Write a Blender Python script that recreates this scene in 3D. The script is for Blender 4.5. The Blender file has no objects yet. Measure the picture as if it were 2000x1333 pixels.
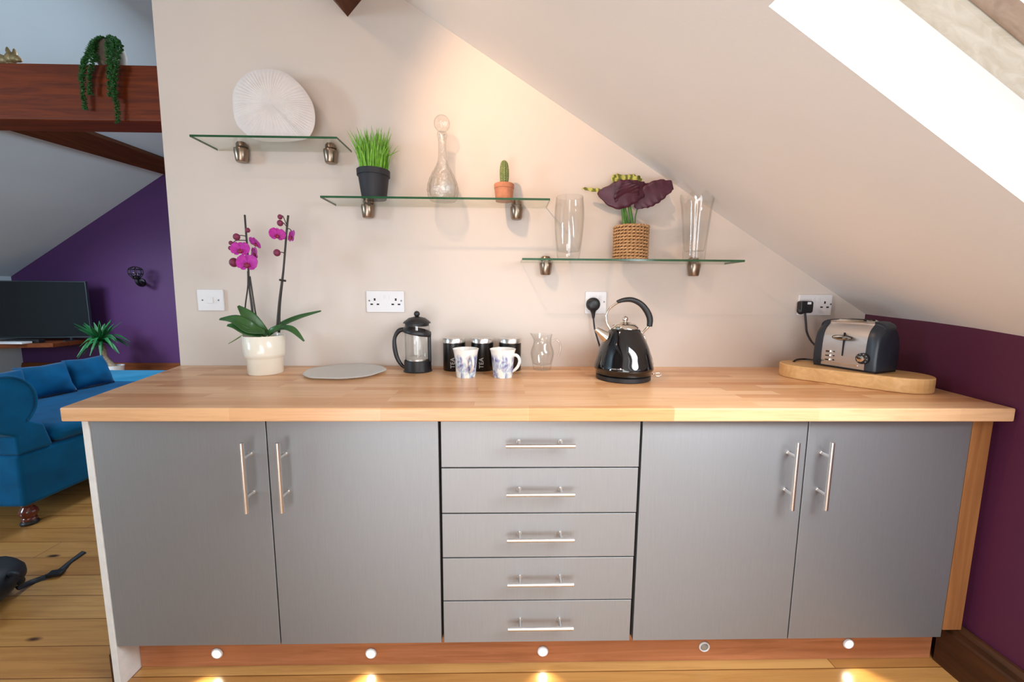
import bpy, bmesh, math, random
from mathutils import Vector, Matrix, noise
from math import sin, cos, pi, radians

random.seed(7)
scene = bpy.context.scene
COL = scene.collection

# ------------------------------------------------------------------ camera
F, PITCH, YAW, ROLL = 772.5, 0.1189, 0.0205, 0.0067
CAM = Vector((1.1899, -1.7471, 1.2326))
_fwd = Vector((sin(YAW) * cos(PITCH), cos(YAW) * cos(PITCH), -sin(PITCH)))
_r0 = Vector((cos(YAW), -sin(YAW), 0)); _u0 = _r0.cross(_fwd)
RIGHT = _r0 * cos(ROLL) + _u0 * sin(ROLL)
UP = -_r0 * sin(ROLL) + _u0 * cos(ROLL)
cam_data = bpy.data.cameras.new('camera')
cam_data.sensor_width = 36.0
cam_data.lens = F / 2000.0 * 36.0
cam_data.clip_start = 0.05
cam = bpy.data.objects.new('camera', cam_data)
cam.matrix_world = Matrix(((RIGHT.x, UP.x, -_fwd.x, CAM.x), (RIGHT.y, UP.y, -_fwd.y, CAM.y),
                           (RIGHT.z, UP.z, -_fwd.z, CAM.z), (0, 0, 0, 1)))
COL.objects.link(cam); scene.camera = cam

def ray(px, py):
    return _fwd + RIGHT * ((px - 1000) / F) - UP * ((py - 666.5) / F)
def at(px, py, y):            # point of the photo at real depth y
    d = ray(px, py); return CAM + d * ((y - CAM.y) / d.y)
def on(px, py, z):            # point of the photo on a level z
    d = ray(px, py); return CAM + d * ((z - CAM.z) / d.z)
def S(y, z=None):             # photo pixels per metre at depth y and height z
    if z is None: return F / (y - CAM.y)
    return F / ((y - CAM.y) * _fwd.y + (z - CAM.z) * _fwd.z)

# ------------------------------------------------------------------ view, world, lights
vs = scene.view_settings
scene.display_settings.display_device = 'sRGB'
vs.view_transform = 'Standard'; vs.look = 'None'; vs.gamma = 1.0; vs.use_curve_mapping = False
vs.exposure = 0.0
cy = scene.cycles
cy.max_bounces = 10; cy.diffuse_bounces = 4; cy.glossy_bounces = 4
cy.transmission_bounces = 8; cy.transparent_max_bounces = 24
cy.caustics_reflective = False; cy.caustics_refractive = False
cy.sample_clamp_indirect = 4.0
cy.use_denoising = True

world = bpy.data.worlds.new('sky'); scene.world = world; world.use_nodes = True
_bg = world.node_tree.nodes['Background']
_bg.inputs[0].default_value = (0.80, 0.90, 1.0, 1); _bg.inputs[1].default_value = 1.6

def light(name, kind, loc, power, col, target=None, **kw):
    d = bpy.data.lights.new(name, kind); d.energy = power; d.color = col
    for k, v in kw.items(): setattr(d, k, v)
    o = bpy.data.objects.new(name, d); o.location = loc; COL.objects.link(o)
    if target is not None:
        o.rotation_euler = (Vector(target) - Vector(loc)).to_track_quat('-Z', 'Y').to_euler()
    return o
# warm ceiling spotlight over the worktop (throws the shelf shadows on the wall)
light('ceiling_spot', 'SPOT', (0.77, -0.73, 2.27), 40, (1.0, 0.64, 0.38), target=(1.62, 0.0, 1.74),
      spot_size=radians(104), spot_blend=1.0, shadow_soft_size=0.022)
# second, dimmer warm bulb of the same fitting
light('ceiling_spot_left', 'SPOT', (0.15, -1.05, 2.45), 6, (1.0, 0.66, 0.42), target=(0.35, 0.0, 1.95),
      spot_size=radians(110), spot_blend=1.0, shadow_soft_size=0.04)
# daylight through the kitchen skylight on the right
light('skylight_daylight', 'AREA', (2.217, -1.470, 1.680), 90, (0.88, 0.95, 1.0), target=(1.697, -1.331, 0.837),
      shape='RECTANGLE', size=1.05, size_y=1.15)
# unseen cool fill lights added behind the camera
light('rear_fill', 'AREA', (1.25, -3.45, 1.10), 45, (0.90, 0.96, 1.0), target=(1.35, 0.0, 1.45),
      shape='RECTANGLE', size=1.3, size_y=1.5)
light('ceiling_fill', 'AREA', (0.3, -2.9, 0.40), 10, (0.86, 0.93, 1.0), target=(1.95, -0.8, 1.90),
      shape='RECTANGLE', size=1.0, size_y=0.7, spread=radians(100))  # added low and aimed up to brighten the sloping ceiling
# daylight from the living-room rooflights
light('living_room_daylight', 'AREA', (-0.9, 1.9, 2.9), 62, (0.70, 0.86, 1.0), target=(-2.6, 1.8, 0.5),
      shape='RECTANGLE', size=0.8, size_y=1.2)
light('living_room_rooflight', 'AREA', (-4.75, 2.0, 2.0), 17, (0.72, 0.84, 1.0), target=(-3.75, 4.2, 0.25),
      shape='RECTANGLE', size=0.7, size_y=0.8, spread=radians(80))
light('living_ceiling_fill', 'AREA', (-3.6, -2.6, 1.5), 105, (0.62, 0.84, 1.0), target=(-2.9, 1.6, 2.2),
      shape='RECTANGLE', size=1.0, size_y=1.0)  # unseen light added to brighten the living-room ceiling

# ------------------------------------------------------------------ materials
def srgb(r, g, b):
    f = lambda c: (c / 255.0) / 12.92 if c <= 10 else (((c / 255.0) + 0.055) / 1.055) ** 2.4
    return (f(r), f(g), f(b), 1.0)

class NT:
    def __init__(s, name):
        s.m = bpy.data.materials.new(name); s.m.use_nodes = True
        s.t = s.m.node_tree; s.n = s.t.nodes; s.b = s.n['Principled BSDF']; s.out = s.n['Material Output']
    def node(s, typ, **kw):
        n = s.n.new(typ)
        for k, v in kw.items(): setattr(n, k, v)
        return n
    def link(s, a, b): s.t.links.new(a, b)
    def coords(s, scale=(1, 1, 1), rot=(0, 0, 0), kind='Object', loc=(0, 0, 0)):
        tc = s.node('ShaderNodeTexCoord'); mp = s.node('ShaderNodeMapping')
        mp.inputs['Scale'].default_value = scale; mp.inputs['Rotation'].default_value = rot
        mp.inputs['Location'].default_value = loc
        s.link(tc.outputs[kind], mp.inputs[0]); return mp.outputs[0]
    def noise(s, vec, scale, detail=4, rough=0.5, dist=0.0):
        n = s.node('ShaderNodeTexNoise'); n.inputs['Scale'].default_value = scale
        n.inputs['Detail'].default_value = detail; n.inputs['Roughness'].default_value = rough
        n.inputs['Distortion'].default_value = dist
        if vec is not None: s.link(vec, n.inputs['Vector'])
        return n
    def ramp(s, fac, stops):
        r = s.node('ShaderNodeValToRGB'); e = r.color_ramp.elements
        while len(e) < len(stops): e.new(0.5)
        for i, (p, c) in enumerate(stops): e[i].position = p; e[i].color = c
        s.link(fac, r.inputs[0]); return r.outputs[0]
    def mix(s, fac, a, b, mode='MIX'):
        m = s.node('ShaderNodeMix', data_type='RGBA', blend_type=mode)
        for sock, v in ((m.inputs[0], fac), (m.inputs[6], a), (m.inputs[7], b)):
            if hasattr(v, 'links') or hasattr(v, 'is_linked'): s.link(v, sock)
            else: sock.default_value = v
        return m.outputs[2]
    def bump(s, h, strength=0.2, dist=0.01):
        b = s.node('ShaderNodeBump'); b.inputs['Strength'].default_value = strength
        b.inputs['Distance'].default_value = dist; s.link(h, b.inputs['Height'])
        s.link(b.outputs[0], s.b.inputs['Normal']); return b

def plain(name, col, rough=0.5, metal=0.0, spec=0.5, var=0.06, nscale=30, bump=0.0, sheen=0.0, coat=0.0, aniso=0.0):
    """Principled with a slight procedural colour variation and optional bump."""
    t = NT(name); b = t.b
    n = t.noise(t.coords(), nscale, 3)
    dark = tuple(c * (1 - var) for c in col[:3]) + (1,); lite = tuple(min(1, c * (1 + var)) for c in col[:3]) + (1,)
    t.link(t.ramp(n.outputs[0], [(0.3, dark), (0.7, lite)]), b.inputs['Base Color'])
    b.inputs['Roughness'].default_value = rough; b.inputs['Metallic'].default_value = metal
    b.inputs['Specular IOR Level'].default_value = spec
    if sheen: b.inputs['Sheen Weight'].default_value = sheen; b.inputs['Sheen Roughness'].default_value = 0.4
    if coat: b.inputs['Coat Weight'].default_value = coat; b.inputs['Coat Roughness'].default_value = 0.05
    if bump: t.bump(n.outputs[0], bump, 0.004)
    return t.m

def wall_paint(name, col, rough=0.75):
    t = NT(name)
    n = t.noise(t.coords(), 2.2, 3); f = t.noise(t.coords(), 160, 2)
    d = tuple(c * 0.965 for c in col[:3]) + (1,)
    t.link(t.ramp(n.outputs[0], [(0.35, d), (0.65, col)]), t.b.inputs['Base Color'])
    t.b.inputs['Roughness'].default_value = rough; t.bump(f.outputs[0], 0.08, 0.002)
    return t.m

def butcher(name, cols, stave_w=0.045, stave_l=0.42, rough=0.32):
    t = NT(name); vec = t.coords()
    br = t.node('ShaderNodeTexBrick'); t.link(vec, br.inputs['Vector'])
    br.offset = 0.37; br.offset_frequency = 2; br.squash = 1.0
    br.inputs['Color1'].default_value = (0, 0, 0, 1); br.inputs['Color2'].default_value = (1, 1, 1, 1)
    br.inputs['Mortar'].default_value = (0.45, 0.45, 0.45, 1)
    br.inputs['Scale'].default_value = 1.0; br.inputs['Mortar Size'].default_value = 0.0006
    br.inputs['Mortar Smooth'].default_value = 0.2
    br.inputs['Brick Width'].default_value = stave_l; br.inputs['Row Height'].default_value = stave_w
    base = t.ramp(br.outputs[0], [(0.0, cols[0]), (0.35, cols[1]), (0.7, cols[2]), (1.0, cols[3])])
    g = t.noise(t.coords((3, 55, 55)), 1.6, 5, 0.6, 0.6)
    grain = t.ramp(g.outputs[0], [(0.32, (0.80, 0.74, 0.68, 1)), (0.55, (1, 1, 1, 1))])
    col = t.mix(0.7, base, grain, 'MULTIPLY')
    t.link(col, t.b.inputs['Base Color']); t.b.inputs['Roughness'].default_value = rough
    t.bump(g.outputs[0], 0.04, 0.002)
    return t.m

def planks(name):
    t = NT(name); vec = t.coords(rot=(0, 0, 0))
    br = t.node('ShaderNodeTexBrick'); t.link(vec, br.inputs['Vector'])
    br.offset = 0.43; br.offset_frequency = 2
    br.inputs['Color1'].default_value = (0, 0, 0, 1); br.inputs['Color2'].default_value = (1, 1, 1, 1)
    br.inputs['Mortar'].default_value = (0.0, 0.0, 0.0, 1)
    br.inputs['Scale'].default_value = 1.0; br.inputs['Mortar Size'].default_value = 0.0016
    br.inputs['Brick Width'].default_value = 2.3; br.inputs['Row Height'].default_value = 0.118
    base = t.ramp(br.outputs[0], [(0.0, srgb(176, 122, 66)), (0.4, srgb(196, 144, 82)), (0.7, srgb(184, 128, 68)), (1.0, srgb(208, 160, 96))])
    g = t.noise(t.coords((1.1, 22, 22)), 1.7, 6, 0.62, 1.2)
    grain = t.ramp(g.outputs[0], [(0.30, (0.62, 0.50, 0.40, 1)), (0.56, (1, 1, 1, 1))])
    col = t.mix(0.65, base, grain, 'MULTIPLY')
    v = t.node('ShaderNodeTexVoronoi'); v.inputs['Scale'].default_value = 2.6; v.inputs['Randomness'].default_value = 1.0
    t.link(t.coords((0.75, 2.1, 1)), v.inputs['Vector'])
    kn = t.ramp(v.outputs['Distance'], [(0.035, (1, 1, 1, 1)), (0.075, (0, 0, 0, 1))])
    col = t.mix(kn, col, srgb(62, 34, 18))
    gap = t.ramp(br.outputs['Fac'], [(0.0, (1, 1, 1, 1)), (1.0, (0.48, 0.38, 0.28, 1))])
    col = t.mix(1.0, col, gap, 'MULTIPLY')
    t.link(col, t.b.inputs['Base Color']); t.b.inputs['Roughness'].default_value = 0.28
    t.b.inputs['Coat Weight'].default_value = 0.25; t.b.inputs['Coat Roughness'].default_value = 0.15
    t.bump(g.outputs[0], 0.05, 0.003)
    return t.m

def wood(name, c1, c2, axis='x', rough=0.5, scale=1.0, bump=0.1):
    t = NT(name)
    sc = {'x': (1.2, 22, 22), 'y': (22, 1.2, 22), 'z': (22, 22, 1.2)}[axis]
    g = t.noise(t.coords(tuple(k * scale for k in sc)), 1.8, 6, 0.6, 0.9)
    t.link(t.ramp(g.outputs[0], [(0.3, c1), (0.68, c2)]), t.b.inputs['Base Color'])
    t.b.inputs['Roughness'].default_value = rough; t.b.inputs['Specular IOR Level'].default_value = 0.25
    if bump: t.bump(g.outputs[0], bump, 0.004)
    return t.m

def brushed(name, col, rough=0.35, metal=0.85, axis='z', amp=0.06, scale=1.0):
    t = NT(name)
    sc = {'x': (3, 300, 300), 'z': (300, 300, 3)}[axis]
    g = t.noise(t.coords(tuple(k * scale for k in sc)), 2.0, 3, 0.7)
    d = tuple(c * (1 - amp) for c in col[:3]) + (1,); l = tuple(min(1, c * (1 + amp)) for c in col[:3]) + (1,)
    t.link(t.ramp(g.outputs[0], [(0.3, d), (0.7, l)]), t.b.inputs['Base Color'])
    t.b.inputs['Roughness'].default_value = rough; t.b.inputs['Metallic'].default_value = metal
    return t.m

def clear_glass(name, tint=(1, 1, 1, 1), edge=(0.72, 0.74, 0.72, 1), base=0.035, graze=0.5, bumps=0.0, bscale=60, frost=0.0):
    """Clear glass: thin walls that let light through, darker and more mirror-like at grazing edges."""
    t = NT(name); t.n.remove(t.b)
    lw = t.node('ShaderNodeLayerWeight'); lw.inputs['Blend'].default_value = 0.5
    pw = t.node('ShaderNodeMath', operation='POWER'); pw.inputs[1].default_value = 4.0
    ml = t.node('ShaderNodeMath', operation='MULTIPLY_ADD'); ml.inputs[1].default_value = graze; ml.inputs[2].default_value = base
    t.link(lw.outputs['Facing'], pw.inputs[0]); t.link(pw.outputs[0], ml.inputs[0])
    tr = t.node('ShaderNodeBsdfTransparent')
    t.link(t.mix(pw.outputs[0], tint, edge), tr.inputs['Color'])
    gs = t.node('ShaderNodeBsdfGlossy'); gs.inputs['Roughness'].default_value = 0.03
    m1 = t.node('ShaderNodeMixShader')
    t.link(ml.outputs[0], m1.inputs[0]); t.link(tr.outputs[0], m1.inputs[1]); t.link(gs.outputs[0], m1.inputs[2])
    last = m1
    if frost:
        df = t.node('ShaderNodeBsdfDiffuse'); df.inputs['Color'].default_value = (0.80, 0.78, 0.75, 1)
        m2 = t.node('ShaderNodeMixShader'); m2.inputs[0].default_value = frost
        t.link(m1.outputs[0], m2.inputs[1]); t.link(df.outputs[0], m2.inputs[2]); last = m2
    t.link(last.outputs[0], t.out.inputs[0])
    if bumps:
        n = t.noise(t.coords(), bscale, 2); b = t.node('ShaderNodeBump')
        b.inputs['Strength'].default_value = bumps; b.inputs['Distance'].default_value = 0.006
        t.link(n.outputs[0], b.inputs['Height'])
        t.link(b.outputs[0], gs.inputs['Normal']); t.link(b.outputs[0], lw.inputs['Normal'])
    return t.m

def emitter(name, col, strength):
    t = NT(name); t.b.inputs['Base Color'].default_value = (0.8, 0.8, 0.8, 1)
    t.b.inputs['Emission Color'].default_value = col; t.b.inputs['Emission Strength'].default_value = strength
    return t.m

M = {}
M['cream'] = wall_paint('cream_wall_paint', srgb(215, 202, 192))
M['ceil'] = wall_paint('white_ceiling_paint', srgb(237, 235, 233))
M['white_paint'] = wall_paint('reveal_white_paint', srgb(240, 241, 242))
M['livceil'] = wall_paint('living_ceiling_paint', srgb(208, 220, 227))
M['purple'] = wall_paint('purple_wall_paint', srgb(76, 34, 88), 0.6)
M['plum'] = wall_paint('plum_wall_paint', srgb(80, 24, 54), 0.6)
M['floor'] = planks('pine_floorboards')
M['worktop'] = butcher('beech_butcher_block', [srgb(206, 148, 98), srgb(222, 172, 126), srgb(230, 184, 140), srgb(196, 134, 84)])
M['plinth'] = wood('plinth_oak', srgb(150, 92, 58), srgb(186, 122, 84), 'x', 0.45)
M['post'] = wood('filler_oak', srgb(128, 80, 44), srgb(156, 104, 62), 'z', 0.5)
M['darkwood'] = wood('dark_stained_wood', srgb(48, 28, 16), srgb(78, 46, 26), 'y', 0.45)
M['darkwood_x'] = wood('brown_stained_wood', srgb(92, 46, 22), srgb(132, 70, 36), 'x', 0.5)
M['beam'] = wood('red_brown_beam_wood', srgb(84, 28, 0), srgb(128, 50, 4), 'x', 0.55)
M['purlin'] = wood('brown_purlin_wood', srgb(66, 32, 12), srgb(98, 52, 22), 'y', 0.55)
M['sill_pine'] = wood('pale_limed_pine', srgb(196, 186, 166), srgb(220, 214, 202), 'x', 0.5, bump=0.04)
M['sash_wood'] = wood('sash_pine', srgb(150, 128, 110), srgb(178, 156, 138), 'x', 0.5, bump=0.04)
def laminate(name, col):
    t = NT(name)
    g = t.noise(t.coords((260, 260, 5)), 2.0, 3, 0.7)
    t.link(t.ramp(g.outputs[0], [(0.3, tuple(c * .95 for c in col[:3]) + (1,)), (0.7, tuple(c * 1.05 for c in col[:3]) + (1,))]), t.b.inputs['Base Color'])
    t.b.inputs['Metallic'].default_value = 0.70; t.b.inputs['Roughness'].default_value = 0.52
    t.b.inputs['Anisotropic'].default_value = 0.6; t.b.inputs['Anisotropic Rotation'].default_value = 0.25
    tg = t.node('ShaderNodeTangent', direction_type='RADIAL', axis='Z'); t.link(tg.outputs[0], t.b.inputs['Tangent'])
    return t.m
M['door'] = laminate('brushed_silver_laminate', srgb(154, 153, 154))
M['drawer'] = laminate('brushed_silver_drawer_laminate', srgb(158, 156, 156))
M['carcass'] = plain('carcass_white_board', srgb(214, 212, 208), 0.5)
M['carcass_in'] = plain('carcass_dark_edge', srgb(52, 42, 36), 0.7)
M['panel'] = plain('white_end_panel', srgb(222, 220, 216), 0.45)
M['steel'] = brushed('brushed_steel', srgb(222, 218, 214), 0.30, 1.0, 'x', 0.05)
M['toaster_steel'] = brushed('toaster_brushed_steel', srgb(218, 216, 216), 0.34, 1.0, 'x', 0.05, 2)
M['chrome'] = plain('chrome', srgb(225, 218, 208), 0.08, 1.0, var=0.01)
M['nickel'] = plain('satin_nickel', srgb(150, 132, 116), 0.3, 1.0, var=0.03)
M['socket'] = plain('white_plastic', srgb(228, 225, 226), 0.35, var=0.01)
M['hole'] = plain('dark_recess', srgb(26, 24, 24), 0.8)
M['screw'] = plain('grey_screw', srgb(130, 126, 124), 0.4, 0.8)
M['black'] = plain('black_plastic', srgb(26, 26, 29), 0.42, var=0.1)
M['black_gloss'] = plain('black_enamel', srgb(9, 9, 12), 0.06, var=0.05, coat=0.6)
M['tin_black'] = plain('black_tin_enamel', srgb(14, 13, 13), 0.3, var=0.05)
M['teal_plastic'] = plain('dark_blue_grey_plastic', srgb(34, 42, 52), 0.38)
M['print'] = plain('pale_grey_print', srgb(190, 188, 186), 0.5)
M['ceramic'] = plain('cream_ceramic', srgb(236, 228, 212), 0.18, coat=0.4, var=0.01)
M['terracotta'] = plain('terracotta', srgb(190, 124, 92), 0.8, var=0.16, nscale=45, bump=0.2)
M['matte_black'] = plain('matte_black_pot', srgb(30, 30, 38), 0.6)
M['soil'] = plain('dark_potting_bark', srgb(52, 38, 28), 0.9, var=0.4, nscale=90, bump=0.6)
M['leaf'] = plain('orchid_leaf_green', srgb(46, 88, 40), 0.35, var=0.22, nscale=18)
M['stem'] = plain('dark_orchid_stem', srgb(44, 38, 34), 0.5, var=0.2)
M['orchid'] = plain('magenta_orchid_petal', srgb(176, 30, 150), 0.55, var=0.2, nscale=80, sheen=0.2)
M['orchid_lip'] = plain('dark_red_orchid_lip', srgb(132, 18, 62), 0.5, var=0.3, nscale=150)
M['bud'] = plain('purple_red_bud', srgb(122, 36, 72), 0.5, var=0.22, nscale=120)
M['grass_leaf'] = plain('bright_grass_green', srgb(112, 168, 48), 0.5, var=0.35, nscale=60)
M['cactus'] = plain('cactus_green', srgb(108, 122, 66), 0.6, var=0.25, nscale=140)
M['spine'] = plain('pale_cactus_spines', srgb(205, 200, 150), 0.7)
M['bead_leaf'] = plain('trailing_leaf_green', srgb(44, 92, 40), 0.5, var=0.3, nscale=60)
M['yucca'] = plain('yucca_leaf_green', srgb(26, 100, 50), 0.5, var=0.3, nscale=12)
M['trunk'] = plain('pale_brown_trunk', srgb(142, 122, 100), 0.8, var=0.3, nscale=40, bump=0.4)
M['white_pot'] = plain('white_pot', srgb(226, 228, 230), 0.4, var=0.02)
M['stone_pot'] = plain('grey_brown_stone_pot', srgb(128, 112, 98), 0.8, var=0.2, nscale=25)
M['velvet'] = plain('teal_blue_velvet', srgb(0, 84, 128), 0.8, var=0.22, nscale=7, sheen=0.12, spec=0.15)
M['velvet_lit'] = plain('teal_velvet_lit', srgb(4, 138, 184), 0.8, var=0.1, nscale=9, sheen=0.1)  # lighter copy of the sofa velvet, daylight put into its colour
M['sofa_leg'] = plain('polished_red_brown_leg', srgb(96, 34, 20), 0.2, var=0.2, coat=0.5)
M['tv_screen'] = plain('black_tv_screen', srgb(10, 16, 22), 0.1, var=0.05)
M['tv_bezel'] = plain('grey_tv_bezel', srgb(70, 78, 84), 0.3, 0.5)
M['bag'] = plain('black_nylon', srgb(14, 17, 26), 0.6, var=0.3, nscale=30, bump=0.2)
M['bronze'] = plain('aged_bronze', srgb(140, 118, 80), 0.5, 0.4, var=0.3, nscale=60)
M['iron'] = plain('black_iron', srgb(28, 26, 28), 0.45, 0.6)
M['board_wood'] = wood('pale_beech_board', srgb(206, 160, 104), srgb(226, 184, 130), 'x', 0.45, bump=0.05)
M['glass'] = clear_glass('clear_vase_glass', (0.985, 0.985, 0.98, 1), base=0.05)
M['cut_glass'] = clear_glass('cut_crystal_glass', (0.99, 0.99, 0.985, 1), edge=(.66, .66, .64, 1), base=0.11, bumps=0.9, bscale=75)
M['plate_glass'] = clear_glass('frosted_worktop_glass', (0.95, 0.95, 0.94, 1), base=0.05, bumps=0.5, bscale=120, frost=0.55)
M['shelf_glass'] = clear_glass('shelf_glass_sheet', (0.965, 0.98, 0.965, 1), edge=(0.93, 0.96, 0.93, 1), graze=0.28)
M['pane'] = clear_glass('window_pane', (0.98, 0.99, 1, 1))
M['edge_glass'] = plain('green_glass_edge', srgb(44, 86, 58), 0.12, var=0.2, nscale=9)
M['lamp_on'] = emitter('lit_plinth_lens', (1.0, 0.96, 0.84, 1), 10)
M['lamp_off'] = plain('unlit_lens', srgb(150, 146, 138), 0.3)
M['white_box'] = plain('white_card', srgb(235, 238, 242), 0.5, var=0.01)

def leafpattern(name, edge, mid, vein):
    t = NT(name); w = t.node('ShaderNodeTexWave'); w.inputs['Scale'].default_value = 14
    w.inputs['Distortion'].default_value = 9; t.link(t.coords(), w.inputs['Vector'])
    t.link(t.ramp(w.outputs[0], [(0.2, edge), (0.45, mid), (0.9, vein)]), t.b.inputs['Base Color'])
    t.b.inputs['Roughness'].default_value = 0.45; return t.m
M['calathea_top'] = leafpattern('calathea_leaf_top', srgb(98, 106, 36), srgb(136, 138, 48), srgb(196, 196, 104))
M['calathea_under'] = plain('purple_leaf_underside', srgb(72, 26, 44), 0.5, var=0.25, nscale=25)
M['stalk'] = plain('green_stalk', srgb(84, 124, 46), 0.5, var=0.25, nscale=40)

def woven(name):
    t = NT(name); n = t.noise(t.coords(), 140, 3)
    t.link(t.ramp(n.outputs[0], [(0.3, srgb(150, 106, 66)), (0.7, srgb(212, 170, 122))]), t.b.inputs['Base Color'])
    t.b.inputs['Roughness'].default_value = 0.75; return t.m
M['rope'] = woven('seagrass_rope')
M['rope_gap'] = plain('basket_shadow_weave', srgb(92, 60, 34), 0.9)

def mug_print(name):
    t = NT(name); co = t.coords((1.0, 1.0, 0.45))
    v = t.noise(co, 70, 3, 0.6, 0.4); g = t.noise(t.coords((1, 1, .5), loc=(3, 1, 2)), 24, 2)
    col = t.ramp(v.outputs[0], [(0.38, srgb(108, 104, 140)), (0.46, srgb(160, 160, 196)), (0.53, srgb(178, 198, 206)), (0.60, srgb(236, 230, 222))])
    z = t.node('ShaderNodeSeparateXYZ'); tc = t.node('ShaderNodeTexCoord'); t.link(tc.outputs['Object'], z.inputs[0])
    mask = t.ramp(g.outputs[0], [(0.42, (0, 0, 0, 1)), (0.50, (1, 1, 1, 1))])
    hz = t.ramp(z.outputs[2], [(0.078, (1, 1, 1, 1)), (0.096, (0, 0, 0, 1))])
    mk = t.mix(1.0, mask, hz, 'MULTIPLY')
    t.link(t.mix(mk, srgb(236, 230, 222), col), t.b.inputs['Base Color'])
    t.b.inputs['Roughness'].default_value = 0.15; t.b.inputs['Coat Weight'].default_value = 0.4
    return t.m
M['mug'] = mug_print('lavender_printed_china')

def ribbed_white(name):
    t = NT(name); n = t.noise(t.coords(), 12, 3)
    t.link(t.ramp(n.outputs[0], [(0.3, srgb(214, 206, 204)), (0.7, srgb(226, 220, 218))]), t.b.inputs['Base Color'])
    t.b.inputs['Roughness'].default_value = 0.6; return t.m
M['coral_white'] = ribbed_white('white_coral_ceramic')

# ------------------------------------------------------------------ mesh helpers
def obj(name, bm, mat, parent=None, smooth=False, world=True, bevel=0.0, autosmooth=None):
    """Links a bmesh (world coordinates when world=True) as one mesh object."""
    if parent is not None and world:
        r = parent
        off = Vector((0, 0, 0))
        while r is not None: off += r.location; r = r.parent
        bmesh.ops.translate(bm, verts=bm.verts, vec=-off)
    bmesh.ops.recalc_face_normals(bm, faces=bm.faces)
    me = bpy.data.meshes.new(name); bm.to_mesh(me); bm.free()
    mats = mat if isinstance(mat, (list, tuple)) else [mat]
    for m in mats: me.materials.append(m)
    if smooth:
        for p in me.polygons: p.use_smooth = True
    o = bpy.data.objects.new(name, me); COL.objects.link(o)
    if parent is not None: o.parent = parent
    if bevel:
        b = o.modifiers.new('bevel', 'BEVEL'); b.width = bevel; b.segments = 3; b.limit_method = 'ANGLE'
        b.angle_limit = radians(35); b.harden_normals = False
    if autosmooth:
        me.set_sharp_from_angle(angle=radians(autosmooth))
    return o

def rebase(o, loc):
    """Moves a top-level object's origin to its own base without moving it."""
    loc = Vector(loc); o.data.transform(Matrix.Translation(-loc)); o.location = loc; return o

def tag(o, label=None, cat=None, group=None, kind=None):
    if label: o['label'] = label
    if cat: o['category'] = cat
    if group: o['group'] = group
    if kind: o['kind'] = kind
    return o

def thing(name, label, cat, loc=(0, 0, 0), group=None):
    o = bpy.data.objects.new(name, None); o.empty_display_size = 0.05
    o.location = loc; COL.objects.link(o); return tag(o, label, cat, group)

def struct(name, bm, mat, parent=None, label=None, **kw):
    o = obj(name, bm, mat, parent, **kw)
    if parent is None:
        o['kind'] = 'structure'
        if label: o['label'] = label
    return o

def B(): return bmesh.new()

def box(bm, x0, x1, y0, y1, z0, z1, mi=0):
    vs_ = [bm.verts.new((x, y, z)) for x in (x0, x1) for y in (y0, y1) for z in (z0, z1)]
    for f in ((0, 1, 3, 2), (4, 6, 7, 5), (0, 4, 5, 1), (2, 3, 7, 6), (0, 2, 6, 4), (1, 5, 7, 3)):
        bm.faces.new([vs_[i] for i in f]).material_index = mi
    return vs_

def obox(bm, o, a, b, c, mi=0):
    """box from corner o along vectors a, b, c"""
    o, a, b, c = map(Vector, (o, a, b, c))
    vs_ = [bm.verts.new(o + a * i + b * j + c * k) for i in (0, 1) for j in (0, 1) for k in (0, 1)]
    for f in ((0, 1, 3, 2), (4, 6, 7, 5), (0, 4, 5, 1), (2, 3, 7, 6), (0, 2, 6, 4), (1, 5, 7, 3)):
        bm.faces.new([vs_[i] for i in f]).material_index = mi
    return vs_

def prism(bm, pts, d, mi=0):
    """polygon pts (3D) extruded along vector d"""
    a = [bm.verts.new(p) for p in pts]; b = [bm.verts.new(Vector(p) + Vector(d)) for p in pts]
    n = len(pts)
    bm.faces.new(a).material_index = mi; bm.faces.new(list(reversed(b))).material_index = mi
    for i in range(n): bm.faces.new((a[i], b[i], b[(i + 1) % n], a[(i + 1) % n])).material_index = mi

def lathe(bm, prof, c=(0, 0, 0), seg=48, mi=0, fn=None, axis='z', closed=False):
    """profile of (r, z); r=0 closes. fn(angle, r, z)->(r, z) modulates"""
    c = Vector(c); rings = []
    for r, z in prof:
        if r <= 1e-6:
            p = Vector((0, 0, z))
            rings.append([bm.verts.new(c + (Vector((z, 0, 0)) if axis == 'x' else Vector((0, z, 0)) if axis == 'y' else p))])
            continue
        ring = []
        for i in range(seg):
            a = 2 * pi * i / seg; rr, zz = (r, z) if fn is None else fn(a, r, z)
            if axis == 'z': p = Vector((rr * cos(a), rr * sin(a), zz))
            elif axis == 'y': p = Vector((rr * cos(a), zz, rr * sin(a)))
            else: p = Vector((zz, rr * cos(a), rr * sin(a)))
            ring.append(bm.verts.new(c + p))
        rings.append(ring)
    pairs = list(zip(rings, rings[1:])) + ([(rings[-1], rings[0])] if closed else [])
    for A, Bq in pairs:
        if len(A) == 1 and len(Bq) == 1: continue
        for i in range(seg):
            j = (i + 1) % seg
            if len(A) == 1: f = (A[0], Bq[i], Bq[j])
            elif len(Bq) == 1: f = (A[i], A[j], Bq[0])
            else: f = (A[i], A[j], Bq[j], Bq[i])
            bm.faces.new(f).material_index = mi

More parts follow.
